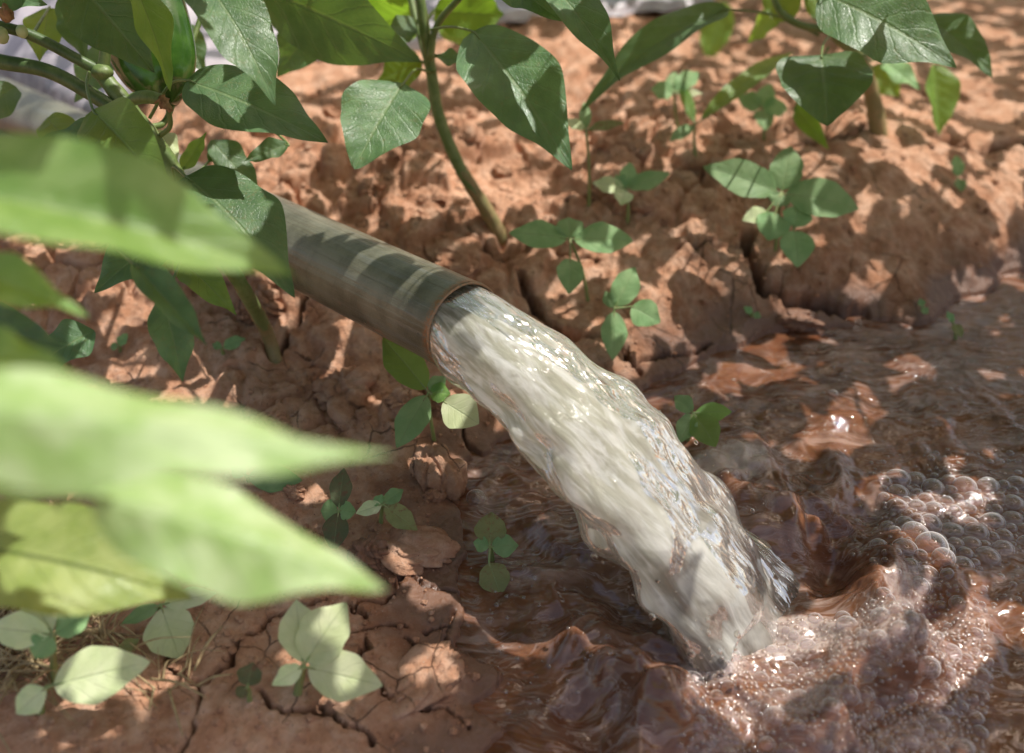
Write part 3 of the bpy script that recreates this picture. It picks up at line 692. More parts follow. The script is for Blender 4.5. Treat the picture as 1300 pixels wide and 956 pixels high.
L(rR, (1043, 70, 1.30), (1050, 160, 1.24), 118, n=(.05, .5, .8), pet=[(1056, 42, dq), (1046, 55, 1.36)], arch=.06, fold=.12, shp=.62, rnd=.62, tipn=.35, seed=22, label='heart shaped dark leaf with a curled brown tip')
L(rR, (1172, 22, 1.42), (1260, 99, 1.36), 62, n=(.3, .5, .7), pet=[(1110, -20, 1.45)], arch=.08, fold=.35, seed=23)
L(rR, (925, 12, 1.40), (738, 142, 1.42), 58, n=(-.25, .6, .55), pet=[(1040, 45, dq), (985, 20, dq)], arch=.12, fold=.45, seed=24, label='narrow arching leaf reaching left over the soil')
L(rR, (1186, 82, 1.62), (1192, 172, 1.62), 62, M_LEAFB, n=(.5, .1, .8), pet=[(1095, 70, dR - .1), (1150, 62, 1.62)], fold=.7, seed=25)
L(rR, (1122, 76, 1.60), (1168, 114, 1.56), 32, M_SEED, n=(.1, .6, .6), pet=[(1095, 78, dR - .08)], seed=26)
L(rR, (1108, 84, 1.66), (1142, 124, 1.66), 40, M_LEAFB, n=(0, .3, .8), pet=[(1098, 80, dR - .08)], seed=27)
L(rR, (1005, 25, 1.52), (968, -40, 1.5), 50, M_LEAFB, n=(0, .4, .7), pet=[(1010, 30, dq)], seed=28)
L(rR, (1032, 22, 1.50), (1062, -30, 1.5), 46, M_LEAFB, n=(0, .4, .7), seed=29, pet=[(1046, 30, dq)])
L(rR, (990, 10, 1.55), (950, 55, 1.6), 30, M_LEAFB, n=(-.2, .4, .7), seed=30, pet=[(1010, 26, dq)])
L(rR, (918, 2, 2.0), (898, 82, 2.02), 44, M_LEAFB, n=(-.1, .4, .8), seed=31, pet=[(975, -20, 1.8)])
L(rR, (1010, 135, 1.55), (1052, 190, 1.52), 26, M_LEAFY, n=(-.3, .4, .8), seed=32, arch=.1, pet=[(1052, 60, dq)])

# ---- left plant
gL = hit(350, 458); dL = proj(gL)[2]
rL = empty('pepper_plant', gL, 'pepper plant with a green fruit and forked stems at the upper left over the pipe', 'pepper plant')
b1 = PD(205, 195, 1.12)
stL = [gL + [0, 0, -.01], PD(338, 420, dL - .02), PD(305, 360, 1.14), PD(250, 270, 1.12), PD(212, 205, 1.11), PD(180, 160, 1.10), PD(130, 95, 1.10)]
tube('stem', [p - gL for p in stL], [.0085, .008, .0085, .0095, .011, .0105, .0088], M_STEM, rL, seg=12, n=10, jit=.05)
tube('woody_base', [p - gL for p in stL[:3]], [.0098, .009, .0088], M_WOODY, rL, seg=12, n=8, jit=.06)
tube('branch', [PD(178, 162, 1.10) - gL, PD(120, 122, 1.09) - gL, PD(60, 90, 1.08) - gL, PD(-10, 76, 1.07) - gL, PD(-90, 50, 1.05) - gL], [.0085, .0078, .0078, .0085, .008], M_STEMD, rL, seg=10)
tube('branch', [PD(130, 92, 1.10) - gL, PD(100, 76, 1.09) - gL, PD(40, 45, 1.08) - gL, PD(-20, 28, 1.06) - gL], [.0068, .006, .006, .006], M_STEMD, rL, seg=10)
tube('branch', [PD(130, 95, 1.10) - gL, PD(134, 60, 1.09) - gL, PD(134, 10, 1.08) - gL, PD(128, -80, 1.06) - gL], [.0072, .0058, .0054, .005], M_STEM, rL, seg=10)
tube('branch', [PD(190, 162, 1.12) - gL, PD(212, 150, 1.14) - gL, PD(235, 80, 1.18) - gL, PD(262, 0, 1.2) - gL, PD(290, -100, 1.2) - gL], [.004, .0036, .0034, .0034, .003], M_STEM, rL)
# node swellings
def blob(name, c, r, mat, parent, org, sq=(1, 1, 1), seed=0, amp=.12, n=14):
    th = np.linspace(0, math.pi, n); p = np.linspace(0, 2 * math.pi, 2 * n, endpoint=False)
    TH, PHI = np.meshgrid(th, p, indexing='ij')
    d = 1 + amp * fbm(np.cos(PHI) * np.sin(TH) * 2 + 7, np.sin(PHI) * np.sin(TH) * 2 + np.cos(TH) * 2.3, seed, 3)
    V = np.stack([np.cos(PHI) * np.sin(TH) * sq[0], np.sin(PHI) * np.sin(TH) * sq[1], np.cos(TH) * sq[2]], -1) * r * d[..., None]
    me, _ = grid_mesh(name, V, wrap=True); return link(name, me, mat, parent, np.asarray(c) - np.asarray(org))
blob('node', PD(130, 92, 1.095), .0105, M_STEM, rL, gL, (1.1, 1, .9), 3)
blob('bud', PD(28, 40, 1.06), .006, M_PALE, rL, gL, (1, 1, 1.2), 4); blob('bud', PD(2, 45, 1.05), .007, M_PALE, rL, gL, (1, 1, 1.3), 5)
blob('dry_flower', PD(8, 18, 1.05), .007, M_DRY, rL, gL, (1, 1, 1.3), 6, .5)
# green pepper fruit hanging nose down
def pepper(name, top, tip, rad, parent, org, mat, lob=3, amp=.09):
    top = np.asarray(top); tip = np.asarray(tip); ax = nrm(tip - top); Ln = np.linalg.norm(tip - top)
    a = nrm(np.cross(ax, [.2, .9, .1])); b = np.cross(ax, a)
    u = np.linspace(0, 1, 30); p = np.linspace(0, 2 * math.pi, 48, endpoint=False); P = np.zeros((30, 48, 3))
    for i, q in enumerate(u):
        r = rad * (max(0, 1 - (2 * q - 1) ** 4) ** .5) * (1.0 - .28 * q) ; r = max(r, .0006)
        rr = r * (1 + amp * np.cos(lob * p + .8) + .02 * np.cos(7 * p + q * 3))
        dip = .06 * Ln * np.cos(lob * p + .8) * max(0, q - .75)
        P[i] = top + np.outer(q * Ln + dip, ax) + np.outer(np.cos(p) * rr, a) + np.outer(np.sin(p) * rr, b)
    me, _ = grid_mesh(name, P - org, wrap=True); return link(name, me, mat, parent)
fr = pepper('fruit', PD(150, -70, 1.17), PD(216, 128, 1.13), .060, rL, gL, M_PEPPER)
fr['label'] = 'glossy dark green pepper hanging nose down'
tube('fruit_stalk', [PD(150, -66, 1.17) - gL, PD(146, -95, 1.15) - gL, PD(130, -110, 1.08) - gL], [.006, .0045, .004], M_STEM, fr)
yp = tube('young_fruit', [PD(163, 134, 1.08) - gL, PD(170, 126, 1.075) - gL, PD(186, 123, 1.07) - gL, PD(204, 126, 1.07) - gL], [.005, .0068, .0074, .0062], M_STEM, rL, seg=14)
tube('dry_petals', [PD(203, 126, 1.07) - gL, PD(210, 133, 1.07) - gL, PD(217, 141, 1.065) - gL], [.006, .0052, .002], M_DRY, yp, jit=.35)
tube('stalk', [PD(204, 172, 1.1) - gL, PD(216, 160, 1.09) - gL, PD(214, 140, 1.08) - gL], [.003, .0028, .003], M_STEM, yp)
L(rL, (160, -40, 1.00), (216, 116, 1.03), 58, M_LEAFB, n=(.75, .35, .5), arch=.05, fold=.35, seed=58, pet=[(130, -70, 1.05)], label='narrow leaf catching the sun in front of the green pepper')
L(rL, (92, -30, 1.03), (196, 92, 1.05), 96, M_LEAF, n=(-.2, .5, .8), arch=.05, fold=.3, seed=59, pet=[(128, -60, 1.06)])
L(rL, (237, 102, 1.06), (416, 181, 1.03), 112, n=(.1, .85, .5), pet=[(190, 150, 1.1), (215, 108, 1.08)], arch=.03, fold=.16, seed=41, label='wide dark leaf lying almost level with a sunlit patch at its base')
L(rL, (255, -28, 1.0), (349, 134, .97), 98, M_LEAF, n=(.3, .4, .7), pet=[(250, -80, 1.05)], arch=.09, fold=.3, seed=42, label='drooping leaf hanging tip down in front of the wide leaf')
L(rL, (236, 224, 1.02), (374, 378, .97), 128, n=(.35, .75, .5), pet=[(222, 232, 1.1), (220, 212, 1.05)], arch=.07, fold=.24, shp=.62, seed=43, label='dark leaf over the pipe with a sunlit patch on its midrib')
L(rL, (365, 182, 1.16), (310, 205, 1.14), 30, n=(0, .4, .8), pet=[(330, 150, 1.2)], fold=.5, seed=44)
L(rL, (150, 168, 1.02), (28, 212, 1.0), 62, n=(-.1, .7, .5), pet=[(172, 158, 1.1)], arch=.06, seed=45)
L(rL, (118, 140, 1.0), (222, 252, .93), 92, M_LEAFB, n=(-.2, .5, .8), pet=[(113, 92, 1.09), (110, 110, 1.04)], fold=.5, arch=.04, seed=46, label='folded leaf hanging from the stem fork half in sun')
L(rL, (208, 380, .97), (232, 484, .95), 56, n=(.1, .3, .9), pet=[(250, 280, 1.1), (222, 350, 1.0)], fold=.3, arch=.04, seed=47)
L(rL, (170, 335, .86), (262, 438, .84), 54, n=(.4, .2, .8), fold=.6, seed=48, pet=[(130, 300, .9)])
L(rL, (95, -10, 1.22), (108, 76, 1.22), 60, M_LEAF, n=(-.4, .2, .8), fold=.5, seed=49, pet=[(110, -40, 1.15)])
L(rL, (62, 10, 1.25), (50, 78, 1.22), 50, M_LEAFB, n=(-.2, .2, .8), seed=50, pet=[(40, 46, 1.1)])
L(rL, (-20, -12, 1.05), (60, 6, 1.05), 40, M_LEAF, n=(0, .4, .8), seed=51)
L(rL, (325, -18, 1.28), (534, 78, 1.22), 110, M_LEAF, n=(.1, -.25, .9), pet=[(290, -60, 1.2)], arch=-.03, fold=.12, seed=52, label='backlit leaf with a bright yellow midrib at the top edge')
L(rL, (405, 20, 1.32), (352, 98, 1.36), 60, M_LEAF, n=(-.2, .2, .9), seed=53, pet=[(360, -30, 1.25)])
L(rL, (205, 165, 1.16), (222, 215, 1.14), 30, M_PALE, n=(.2, .3, .8), seed=54)
L(rL, (265, 205, 1.2), (300, 180, 1.22), 26, M_LEAF, n=(0, .4, .8), seed=55, pet=[(235, 240, 1.12)])
L(rL, (232, 215, 1.15), (262, 168, 1.15), 22, M_LEAFB, n=(0, .4, .8), seed=56, pet=[(225, 235, 1.12)])
L(rL, (268, 178, 1.2), (330, 245, 1.2), 46, M_LEAF, n=(.3, .4, .7), seed=57)

for (bx, by, bd), (tx, ty, td), ww, mm in [((60, 215, 1.15), (-40, 275, 1.12), 70, M_LEAF), ((215, 300, 1.1), (120, 372, 1.05), 74, M_LEAF), ((228, 330, 1.12), (300, 400, 1.08), 46, M_LEAFB), ((120, 420, 1.0), (40, 470, .98), 60, M_LEAF),
        ((260, 250, 1.15), (180, 310, 1.12), 64, M_LEAF), ((20, 110, 1.25), (-60, 170, 1.2), 60, M_LEAF), ((150, 60, 1.28), (95, 130, 1.3), 56, M_LEAF), ((60, 150, 1.2), (110, 215, 1.16), 52, M_LEAFB), ((225, 30, 1.3), (262, 95, 1.3), 44, M_LEAF)]:
    L(rL, (bx, by, bd), (tx, ty, td), ww, mm, n=(random.uniform(-.3, .3), .5, .7), seed=sd_() + 700, arch=.06, fold=.25)
# ---- front plant (its stem stands just outside the left edge)
gF = hit(-330, 640); 
rF = empty('pepper_plant', gF, 'sunlit pepper plant closest to the viewer whose pale leaves reach in from the left edge', 'pepper plant')
tube('stem', [p - gF for p in [gF + [0, 0, -.01], PD(-300, 560, .62), PD(-280, 430, .56), PD(-260, 250, .52), PD(-250, 50, .5)]], [.010, .009, .008, .007, .005], M_STEM, rF, seg=10)
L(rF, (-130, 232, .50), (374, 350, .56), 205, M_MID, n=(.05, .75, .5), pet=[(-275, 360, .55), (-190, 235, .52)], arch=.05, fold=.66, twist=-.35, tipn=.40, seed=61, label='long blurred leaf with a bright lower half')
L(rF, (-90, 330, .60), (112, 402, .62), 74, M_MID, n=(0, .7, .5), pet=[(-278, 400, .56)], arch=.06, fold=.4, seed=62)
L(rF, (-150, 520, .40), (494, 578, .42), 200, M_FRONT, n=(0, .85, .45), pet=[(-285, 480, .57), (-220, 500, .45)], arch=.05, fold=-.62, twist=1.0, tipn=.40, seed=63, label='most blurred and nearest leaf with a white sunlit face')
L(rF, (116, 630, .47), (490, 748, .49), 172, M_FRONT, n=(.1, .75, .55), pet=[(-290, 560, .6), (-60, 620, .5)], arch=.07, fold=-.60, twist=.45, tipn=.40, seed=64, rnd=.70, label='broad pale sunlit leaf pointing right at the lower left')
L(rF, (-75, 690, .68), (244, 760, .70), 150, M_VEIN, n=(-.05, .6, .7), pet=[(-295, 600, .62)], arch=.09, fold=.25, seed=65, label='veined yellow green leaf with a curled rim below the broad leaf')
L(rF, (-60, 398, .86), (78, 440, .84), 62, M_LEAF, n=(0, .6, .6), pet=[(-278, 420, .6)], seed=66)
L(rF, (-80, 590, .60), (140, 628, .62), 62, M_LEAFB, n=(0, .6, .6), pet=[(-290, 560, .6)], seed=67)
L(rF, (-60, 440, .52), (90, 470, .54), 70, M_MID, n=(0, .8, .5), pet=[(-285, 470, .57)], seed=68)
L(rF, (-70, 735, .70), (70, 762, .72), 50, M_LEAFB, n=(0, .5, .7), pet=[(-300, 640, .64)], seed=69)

# ------------------------------------------------------------------ seedlings
def seedling(label, base, ctr, tips, mat=M_SEED, tilt=.5, stem=True, srad=.0022, water=False, group=None):
    """base / ctr pixels; tips = (px, py, width px[, material[, (basepx, basepy)]])"""
    G = hit(*base) if not water else PZ(base[0], base[1], -0.004)
    root = empty('seedling', G, label, 'seedling', group)
    n = nrm([0.0, -tilt, .85])
    # top of the stem: on the viewing ray, above the base
    r = ray(*ctr); tt = (G[1] - 0.004 - CAM[1]) / r[1]; C = CAM + r * tt
    if C[2] < G[2] + .006: C = C + np.array([0, 0, 0]); 
    if stem:
        tube('stem', [np.array([0, 0, -.008]), (C - G) * .5 + np.array([random.uniform(-.003, .003), .002, 0]), C - G], [srad * 1.25, srad, srad * .8], M_SSTEM, root, seg=8)
    for k, t in enumerate(tips):
        mt = t[3] if len(t) > 3 and t[3] else mat
        bpx = t[4] if len(t) > 4 else ctr
        Bq = PPL(bpx[0], bpx[1], C, n); T = PPL(t[0], t[1], C, n)
        if not (0.2 < proj(T)[2] < 5): continue
        Ln = np.linalg.norm(T - Bq); T = T + np.array([0, 0, random.uniform(-.05, .12) * Ln]); 
        dd = proj((Bq + T) / 2)[2]
        Bq = Bq + (T - Bq) * .06
        leaf(root, Bq, T, pxw(t[2], dd) * 1.12, mt, n + np.array([random.uniform(-.15, .15), -.12, .05]), pet=[C], prad=.0012, pmat=M_SSTEM, arch=random.uniform(.02, .08), fold=random.uniform(.1, .3), wave=.0012, seed=sd_() + 400, nu=26, nv=10, shp=random.uniform(.78, .95), rnd=.74, tipn=.22)
    return root
seedling('largest bluish green weed seedling with spread leaves standing on the right bank', (985, 318), (992, 245),
         [(893, 208, 44), (1090, 264, 48), (1003, 192, 38), (985, 262, 26), (942, 282, 20, M_PALE, (975, 268)), (975, 305, 40, M_SEED, (985, 268)), (1014, 262, 34, M_SEED, (1008, 290)), (1012, 342, 40, M_SEED, (1008, 290))], tilt=.7)
seedling('seedling with two long leaves spread sideways right of the leaning stem', (748, 382), (724, 304), [(646, 294, 34), (804, 303, 38), (722, 276, 34), (722, 378, 32, M_SEED, (724, 326))], tilt=.6)
seedling('seedling with one pale tipped leaf beside the top of the jet', (772, 425), (780, 392), [(806, 342, 32), (838, 412, 34, None, (800, 388)), (778, 455, 30), (768, 372, 16)], tilt=.7)
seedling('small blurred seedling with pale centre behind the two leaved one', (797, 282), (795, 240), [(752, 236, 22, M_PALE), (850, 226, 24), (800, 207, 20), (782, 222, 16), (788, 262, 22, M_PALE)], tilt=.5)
seedling('thin yellowish seedling below the tip of the long dark leaf', (748, 262), (744, 165), [(792, 160, 14, M_OLIVE), (715, 150, 14, M_PALE), (742, 128, 14, M_SEED)], tilt=.4)
seedling('blurred seedling with three bluish leaves under the arching leaf', (864, 172), (856, 118), [(826, 116, 26), (886, 92, 24), (856, 92, 20), (892, 122, 12, M_PALE)], tilt=.5)
seedling('seedling with one long strap leaf arching to the right', (884, 200), (882, 158), [(1006, 74, 26, M_LEAFB), (864, 112, 14, M_LEAFY), (850, 182, 16)], tilt=.3)
seedling('small rosette seedling left of the heart shaped leaf', (970, 178), (966, 138), [(936, 126, 26), (978, 108, 22), (1000, 138, 24), (972, 170, 24)], tilt=.6)
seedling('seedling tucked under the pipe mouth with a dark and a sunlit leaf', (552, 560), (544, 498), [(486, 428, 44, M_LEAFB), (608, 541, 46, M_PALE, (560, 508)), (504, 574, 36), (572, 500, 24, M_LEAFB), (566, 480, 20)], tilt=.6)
seedling('bright seedling at the water edge right of the jet', (872, 560), (880, 524), [(856, 505, 22), (929, 523, 22, M_LEAFB), (908, 570, 36, M_LEAFB), (862, 566, 24)], tilt=.5, water=True)
seedling('seedling with reddish spotted leaves standing in the shallow water left of the jet', (626, 715), (622, 694), [(624, 650, 38, M_OLIVE), (658, 693, 26, M_SEED), (636, 758, 36, M_OLIVE, (620, 712)), (601, 688, 18)], tilt=.6, water=True)
seedling('dull reddish seedling with four crossed leaves at the edge of the blurred leaf', (432, 668), (430, 648), [(437, 596, 26, M_RED), (407, 648, 26), (452, 650, 22), (424, 702, 30, M_RED)], tilt=.7)
seedling('small seedling with a curled pale leaf above the lit clod', (482, 668), (486, 640), [(512, 622, 18), (452, 652, 18, M_PALE), (530, 672, 26, M_OLIVE), (475, 632, 16)], tilt=.5)
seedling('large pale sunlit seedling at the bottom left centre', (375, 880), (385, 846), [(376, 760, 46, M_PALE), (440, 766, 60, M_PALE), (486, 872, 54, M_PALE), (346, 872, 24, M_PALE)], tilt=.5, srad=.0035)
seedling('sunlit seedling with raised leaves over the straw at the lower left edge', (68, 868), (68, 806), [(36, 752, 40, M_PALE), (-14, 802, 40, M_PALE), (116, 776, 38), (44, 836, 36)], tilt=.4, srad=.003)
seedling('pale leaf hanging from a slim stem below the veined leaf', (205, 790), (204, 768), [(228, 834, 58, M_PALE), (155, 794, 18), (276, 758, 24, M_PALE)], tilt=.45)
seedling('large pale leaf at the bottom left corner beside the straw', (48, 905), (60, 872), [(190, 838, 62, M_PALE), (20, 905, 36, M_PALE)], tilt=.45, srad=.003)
seedling('seedling half hidden below the most blurred leaf', (318, 612), (312, 604), [(384, 612, 32), (294, 590, 18)], tilt=.7)
seedling('tiny two leaved sprout high on the right bank', (1216, 238), (1216, 226), [(1214, 196, 16), (1221, 244, 14)], tilt=.8)
seedling('tiny sprout standing in the shallow water near the right edge', (1214, 432), (1210, 410), [(1202, 396, 9), (1222, 428, 12, M_OLIVE)], tilt=.5, water=True)
seedling('tiny sprout lying on the soil just above the pool', (956, 402), (956, 398), [(944, 391, 9), (966, 403, 9)], tilt=.7)
seedling('tiny sprout on the slope above the frothy shore', (1172, 396), (1171, 390), [(1168, 380, 9), (1177, 399, 9)], tilt=.7)
seedling('small olive sprout in the straw at the lower left', (158, 838), (150, 830), [(177, 812, 18, M_OLIVE), (140, 822, 10, M_OLIVE)], tilt=.7)
seedling('dark reddish leaf sprout left of the large pale seedling', (316, 890), (314, 872), [(322, 842, 30, M_RED), (300, 884, 16, M_RED)], tilt=.8)
seedling('small green sprout in the shade under the left plant', (286, 450), (282, 442), [(312, 432, 16), (270, 436, 10)], tilt=.6)
seedling('tiny shaded sprout between the blurred leaves', (150, 446), (150, 440), [(162, 424, 12), (140, 440, 10)], tilt=.6)

# ------------------------------------------------------------------ straw
def straw(label, px, py, n, spread, seed):
    rs = random.Random(seed); G = hit(px, py); V, F = [], []
    for k in range(n):
        a = rs.uniform(0, math.pi * 2); l = rs.uniform(.02, .07); o = np.array([rs.gauss(0, spread), rs.gauss(0, spread * .8), 0])
        o[2] = float(ground_h(G[0] + o[0], G[1] + o[1])[0]) - G[2] + rs.uniform(.001, .018)
        d = np.array([math.cos(a), math.sin(a), rs.uniform(-.15, .35)]) * l
        p = [o, o + d * .5 + np.array([0, 0, rs.uniform(-.004, .010)]), o + d]
        r = rs.uniform(.0005, .0014); v, f = tube_geo(p, [r, r, r * .4], seg=5, n=4)
        b = len(V); V += v; F += [tuple(b + i for i in q) for q in f]
    tag(link('dry_grass_clump', mk('dry_grass_clump', V, F), M_STRAW, loc=G), label, 'dry grass')
straw('tangle of dry straw at the lower left edge above the seedling leaves', 10, 785, 90, .022, 1)
straw('dry straw heap in the bottom left corner', 20, 850, 130, .024, 2)
straw('small curl of dry straw beside the large pale leaf', 130, 815, 46, .012, 3)
straw('few dry straw bits on the cracked mud below the blurred leaves', 215, 872, 16, .016, 4)

# ------------------------------------------------------------------ clods
def clod(px, py, r, label, seed, sq=(1, 1, .7), group=None):
    G = hit(px, py); th = np.linspace(0, math.pi, 40); p = np.linspace(0, 2 * math.pi, 80, endpoint=False)
    TH, PH = np.meshgrid(th, p, indexing='ij')
    x, y, z = np.cos(PH) * np.sin(TH), np.sin(PH) * np.sin(TH), np.cos(TH)
    d = 1 + .55 * fbm(x * 1.4 + seed * 3.1 + z * .7, y * 1.4 - z * 1.1, seed, 3, .55) + .07 * fbm(x * 5 + z * 2, y * 5 - z * 3, seed + 5, 3, .5)
    f1, f2, cid = voro(x * 1.7 + z + seed, y * 1.7 - z * .8, seed)
    d = d * (.86 + .2 * sstep(0, .25, f2 - f1))
    V = np.stack([x * sq[0], y * sq[1], z * sq[2]], -1) * (r * d)[..., None]
    me, _ = grid_mesh('soil_clod', V, wrap=True)
    set_attr(me, 'wet', np.full(len(me.vertices), 0.75 if 'wet' in label else 0.1)); set_attr(me, 'crack', np.zeros(len(me.vertices)))
    o = link('soil_clod', me, M_SOIL, loc=G + np.array([0, 0, r * .18 * sq[2]])); o.rotation_euler = (0, 0, seed * 1.3)
    return tag(o, label, 'soil clod', group)
clod(440, 500, .040, 'large rough clod in shade with a sunlit crest below the pipe', 1, (1.3, .9, .7))
clod(515, 512, .022, 'smaller clod touching the large rough clod on its right', 2)
clod(400, 505, .020, 'dark crumbly clod left of the large rough clod', 3)
clod(555, 605, .034, 'rounded clod with sunlit spots at the shore left of the jet', 4, (1.1, .8, .65))
clod(520, 700, .030, 'sunlit flat clod at the shore below the curled pale seedling', 5, (1.5, 1, .45))
clod(470, 705, .018, 'small wet clod left of the flat sunlit clod', 6)
clod(1010, 408, .022, 'wet clod at the pool edge in front of the bank', 7, (1.6, .9, .6))
clod(540, 860, .026, 'flat clod with a sunlit face at the bottom centre', 8, (1.6, .9, .35))
clod(570, 318, .036, 'broad clod just behind the pipe mouth', 9, (1.6, 1, .4))
clod(60, 640, .022, 'sunlit clod in the gap between the front leaves', 10)
clod(330, 385, .030, 'sunlit clod beneath the left plant stem', 11, (1.3, 1, .6))
clod(630, 840, .008, 'small dark lump standing in the shallow water at the bottom', 12)
rs = random.Random(5)
for k in range(70):
    px, py = rs.uniform(250, 900), rs.uniform(110, 330)
    if k % 5 == 0: px, py = rs.uniform(300, 600), rs.uniform(430, 720)
    if k % 7 == 0: px, py = rs.uniform(880, 1290), rs.uniform(10, 200)
    if abs((py - 410) - (px - 588) * .477) < 70 and px < 620: continue
    clod(px, py, rs.uniform(.006, .018), 'loose reddish soil clod on the crumbly bank', 20 + k, (1, rs.uniform(.7, 1), rs.uniform(.5, .8)), 'loose clods scattered over the bank')
# crumbs: uncountable
V, F = [], []
for k in range(5000):
    px, py = rs.uniform(0, 1300), rs.uniform(40, 950)
    p = PZ(px, py, 0.04)
    q = [(p[0], p[1])]
    x, y = q[0]
    if y > 2.2: continue
    V.append((x, y)); 
cx = np.array([a for a, b in V]); cy = np.array([b for a, b in V]); csd = shore_sd(cx, cy); cz = ground_h(cx, cy)
ok = csd > 0.015; cx, cy, cz = cx[ok], cy[ok], cz[ok]
ico = [(-.53, 0, .85), (.53, 0, .85), (-.53, 0, -.85), (.53, 0, -.85), (0, .85, .53), (0, .85, -.53), (0, -.85, .53), (0, -.85, -.53), (.85, .53, 0), (-.85, .53, 0), (.85, -.53, 0), (-.85, -.53, 0)]
icf = [(0, 4, 1), (0, 9, 4), (9, 5, 4), (4, 5, 8), (4, 8, 1), (8, 10, 1), (8, 3, 10), (5, 3, 8), (5, 2, 3), (2, 7, 3), (7, 10, 3), (7, 6, 10), (7, 11, 6), (11, 0, 6), (0, 1, 6), (6, 1, 10), (9, 0, 11), (9, 11, 2), (9, 2, 5), (7, 2, 11)]
V, F = [], []
for x, y, z in zip(cx, cy, cz):
    r = .0007 + .0042 * rs.random() ** 3; b = len(V); r *= 1 + .8 * max(0, y - 1)
    for v in ico: V.append((x + v[0] * r * rs.uniform(.6, 1.3), y + v[1] * r * rs.uniform(.6, 1.3), z + r * .3 + v[2] * r * rs.uniform(.5, 1)))
    F += [tuple(b + i for i in q) for q in icf]
me = mk('soil_crumbs', V, F, False); set_attr(me, 'wet', np.full(len(V), .15)); set_attr(me, 'crack', np.zeros(len(V)))
tag(link('soil_crumbs', me, M_SOIL), 'fine soil crumbs strewn over the ground', None, None, 'stuff')

# ------------------------------------------------------------------ background plastic sheet
gu, gt = np.meshgrid(np.linspace(-2.8, .45, 200), np.linspace(0, 1, 110))
y0 = 1.78 + .42 * sstep(-.65, .15, gu) + .10 * vnoise(gu * 5, gu * 0, 411) + .05 * vnoise(gu * 14, gu * 0, 412); gv = y0 + (3.6 - y0) * gt ** 1.4
sz = smooth_ground(gu, gv) + .030 + .030 * fbm(gu * 5, gv * 5, 401, 4) + .022 * np.abs(fbm(gu * 11, gv * 8, 407, 3)) - .02 * sstep(.06, 0, gt)
hx, hy = PDIR[:2] / np.hypot(*PDIR[:2]); pe = -(gu - MOUTH[0]) * hy + (gv - MOUTH[1]) * hx; al = (gu - MOUTH[0]) * hx + (gv - MOUTH[1]) * hy
pbot = MOUTH[2] + al * PDIR[2] / np.hypot(*PDIR[:2]) - PR - .006
sz = np.where(np.abs(pe) < .09, np.minimum(sz, pbot), sz)
me, _ = grid_mesh('plastic_sheet', np.stack([gu, gv, sz], -1))
tag(link('plastic_sheet', me, M_SHEET), 'crumpled pale plastic sheet spread on the soil far behind at the upper left', 'plastic sheet')

# ------------------------------------------------------------------ bubbles
def inpoly(x, y, poly):
    c = False; n = len(poly)
    for i in range(n):
        (ax, ay), (bx, by) = poly[i], poly[(i + 1) % n]
        if (ay > y) != (by > y) and x < (bx - ax) * (y - ay) / (by - ay) + ax: c = not c
    return c
Z1 = [(1122, 606), (1150, 590), (1200, 602), (1260, 612), (1320, 600), (1330, 690), (1250, 705), (1215, 722), (1190, 745), (1165, 738), (1150, 700), (1130, 660)]
Z2 = [(868, 872), (900, 832), (940, 800), (1000, 786), (1060, 792), (1120, 775), (1160, 745), (1205, 735), (1245, 790), (1262, 850), (1250, 965), (860, 965)]
placed = []
def throw(poly, rads, tries, ov=.86):
    xs = [p[0] for p in poly]; ys = [p[1] for p in poly]
    for r in rads:
        for _ in range(tries):
            px, py = rs.uniform(min(xs), max(xs)), rs.uniform(min(ys), max(ys))
            if not inpoly(px, py, poly): continue
            p = PZ(px, py, .006)
            if all((p[0] - q[0]) ** 2 + (p[1] - q[1]) ** 2 > ((r + q[2]) * ov) ** 2 for q in placed):
                placed.append((p[0], p[1], r)); break
# the biggest, where the photo shows them
for px, py, rp in [(1183, 692, 22), (1164, 674, 19), (1197, 711, 15), (1143, 617, 15), (1141, 638, 13), (1166, 639, 11), (1187, 641, 13), (1184, 658, 14), (1152, 660, 13), (1118, 686, 11), (1180, 793, 12), (1105, 848, 12), (1070, 790, 11), (1206, 691, 11), (1215, 642, 9), (1235, 640, 9), (1235, 655, 10), (1268, 639, 8), (1167, 617, 8), (1205, 630, 9)]:
    p = PZ(px, py, .006); d = proj(p)[2]; placed.append((p[0], p[1], pxw(rp, d)))
throw(Z1, sorted([.0022 + .0120 * rs.random() ** 2.6 for _ in range(200)], reverse=True), 40, .80)
throw(Z2, sorted([.0019 + .0095 * rs.random() ** 3.4 for _ in range(330)], reverse=True), 30, .82)
nbig = len(placed)
Z3 = [(590, 700), (640, 660), (760, 740), (780, 860), (640, 900), (620, 800)]; Z4 = [(900, 470), (1100, 420), (1300, 400), (1300, 600), (1120, 590), (930, 610)]
throw(Z3, [.0012 + .0022 * rs.random() ** 2 for _ in range(60)], 10); throw(Z4, [.0012 + .0022 * rs.random() ** 2 for _ in range(70)], 10)
throw(Z1, [.0020 + .0012 * rs.random() for _ in range(600)], 14)
throw(Z2, sorted([.0017 + .0016 * rs.random() for _ in range(1500)], reverse=True), 12)
Z5 = [(1070, 600), (1150, 560), (1320, 570), (1330, 740), (1260, 790), (1150, 770), (1090, 690)]
throw(Z5, [.0014 + .0035 * rs.random() ** 2.5 for _ in range(160)], 8)
PA = np.array(placed); bz, _ = wave_h(PA[:, 0], PA[:, 1])
def dome(nr, na, cap=1.75):
    th = np.linspace(0, cap, nr); a = np.linspace(0, 2 * math.pi, na, endpoint=False)
    A, Bm = np.meshgrid(th, a, indexing='ij'); return np.stack([np.sin(A) * np.cos(Bm), np.sin(A) * np.sin(Bm), np.cos(A)], -1)
me_b, _ = grid_mesh('bubble', dome(18, 32), wrap=True)
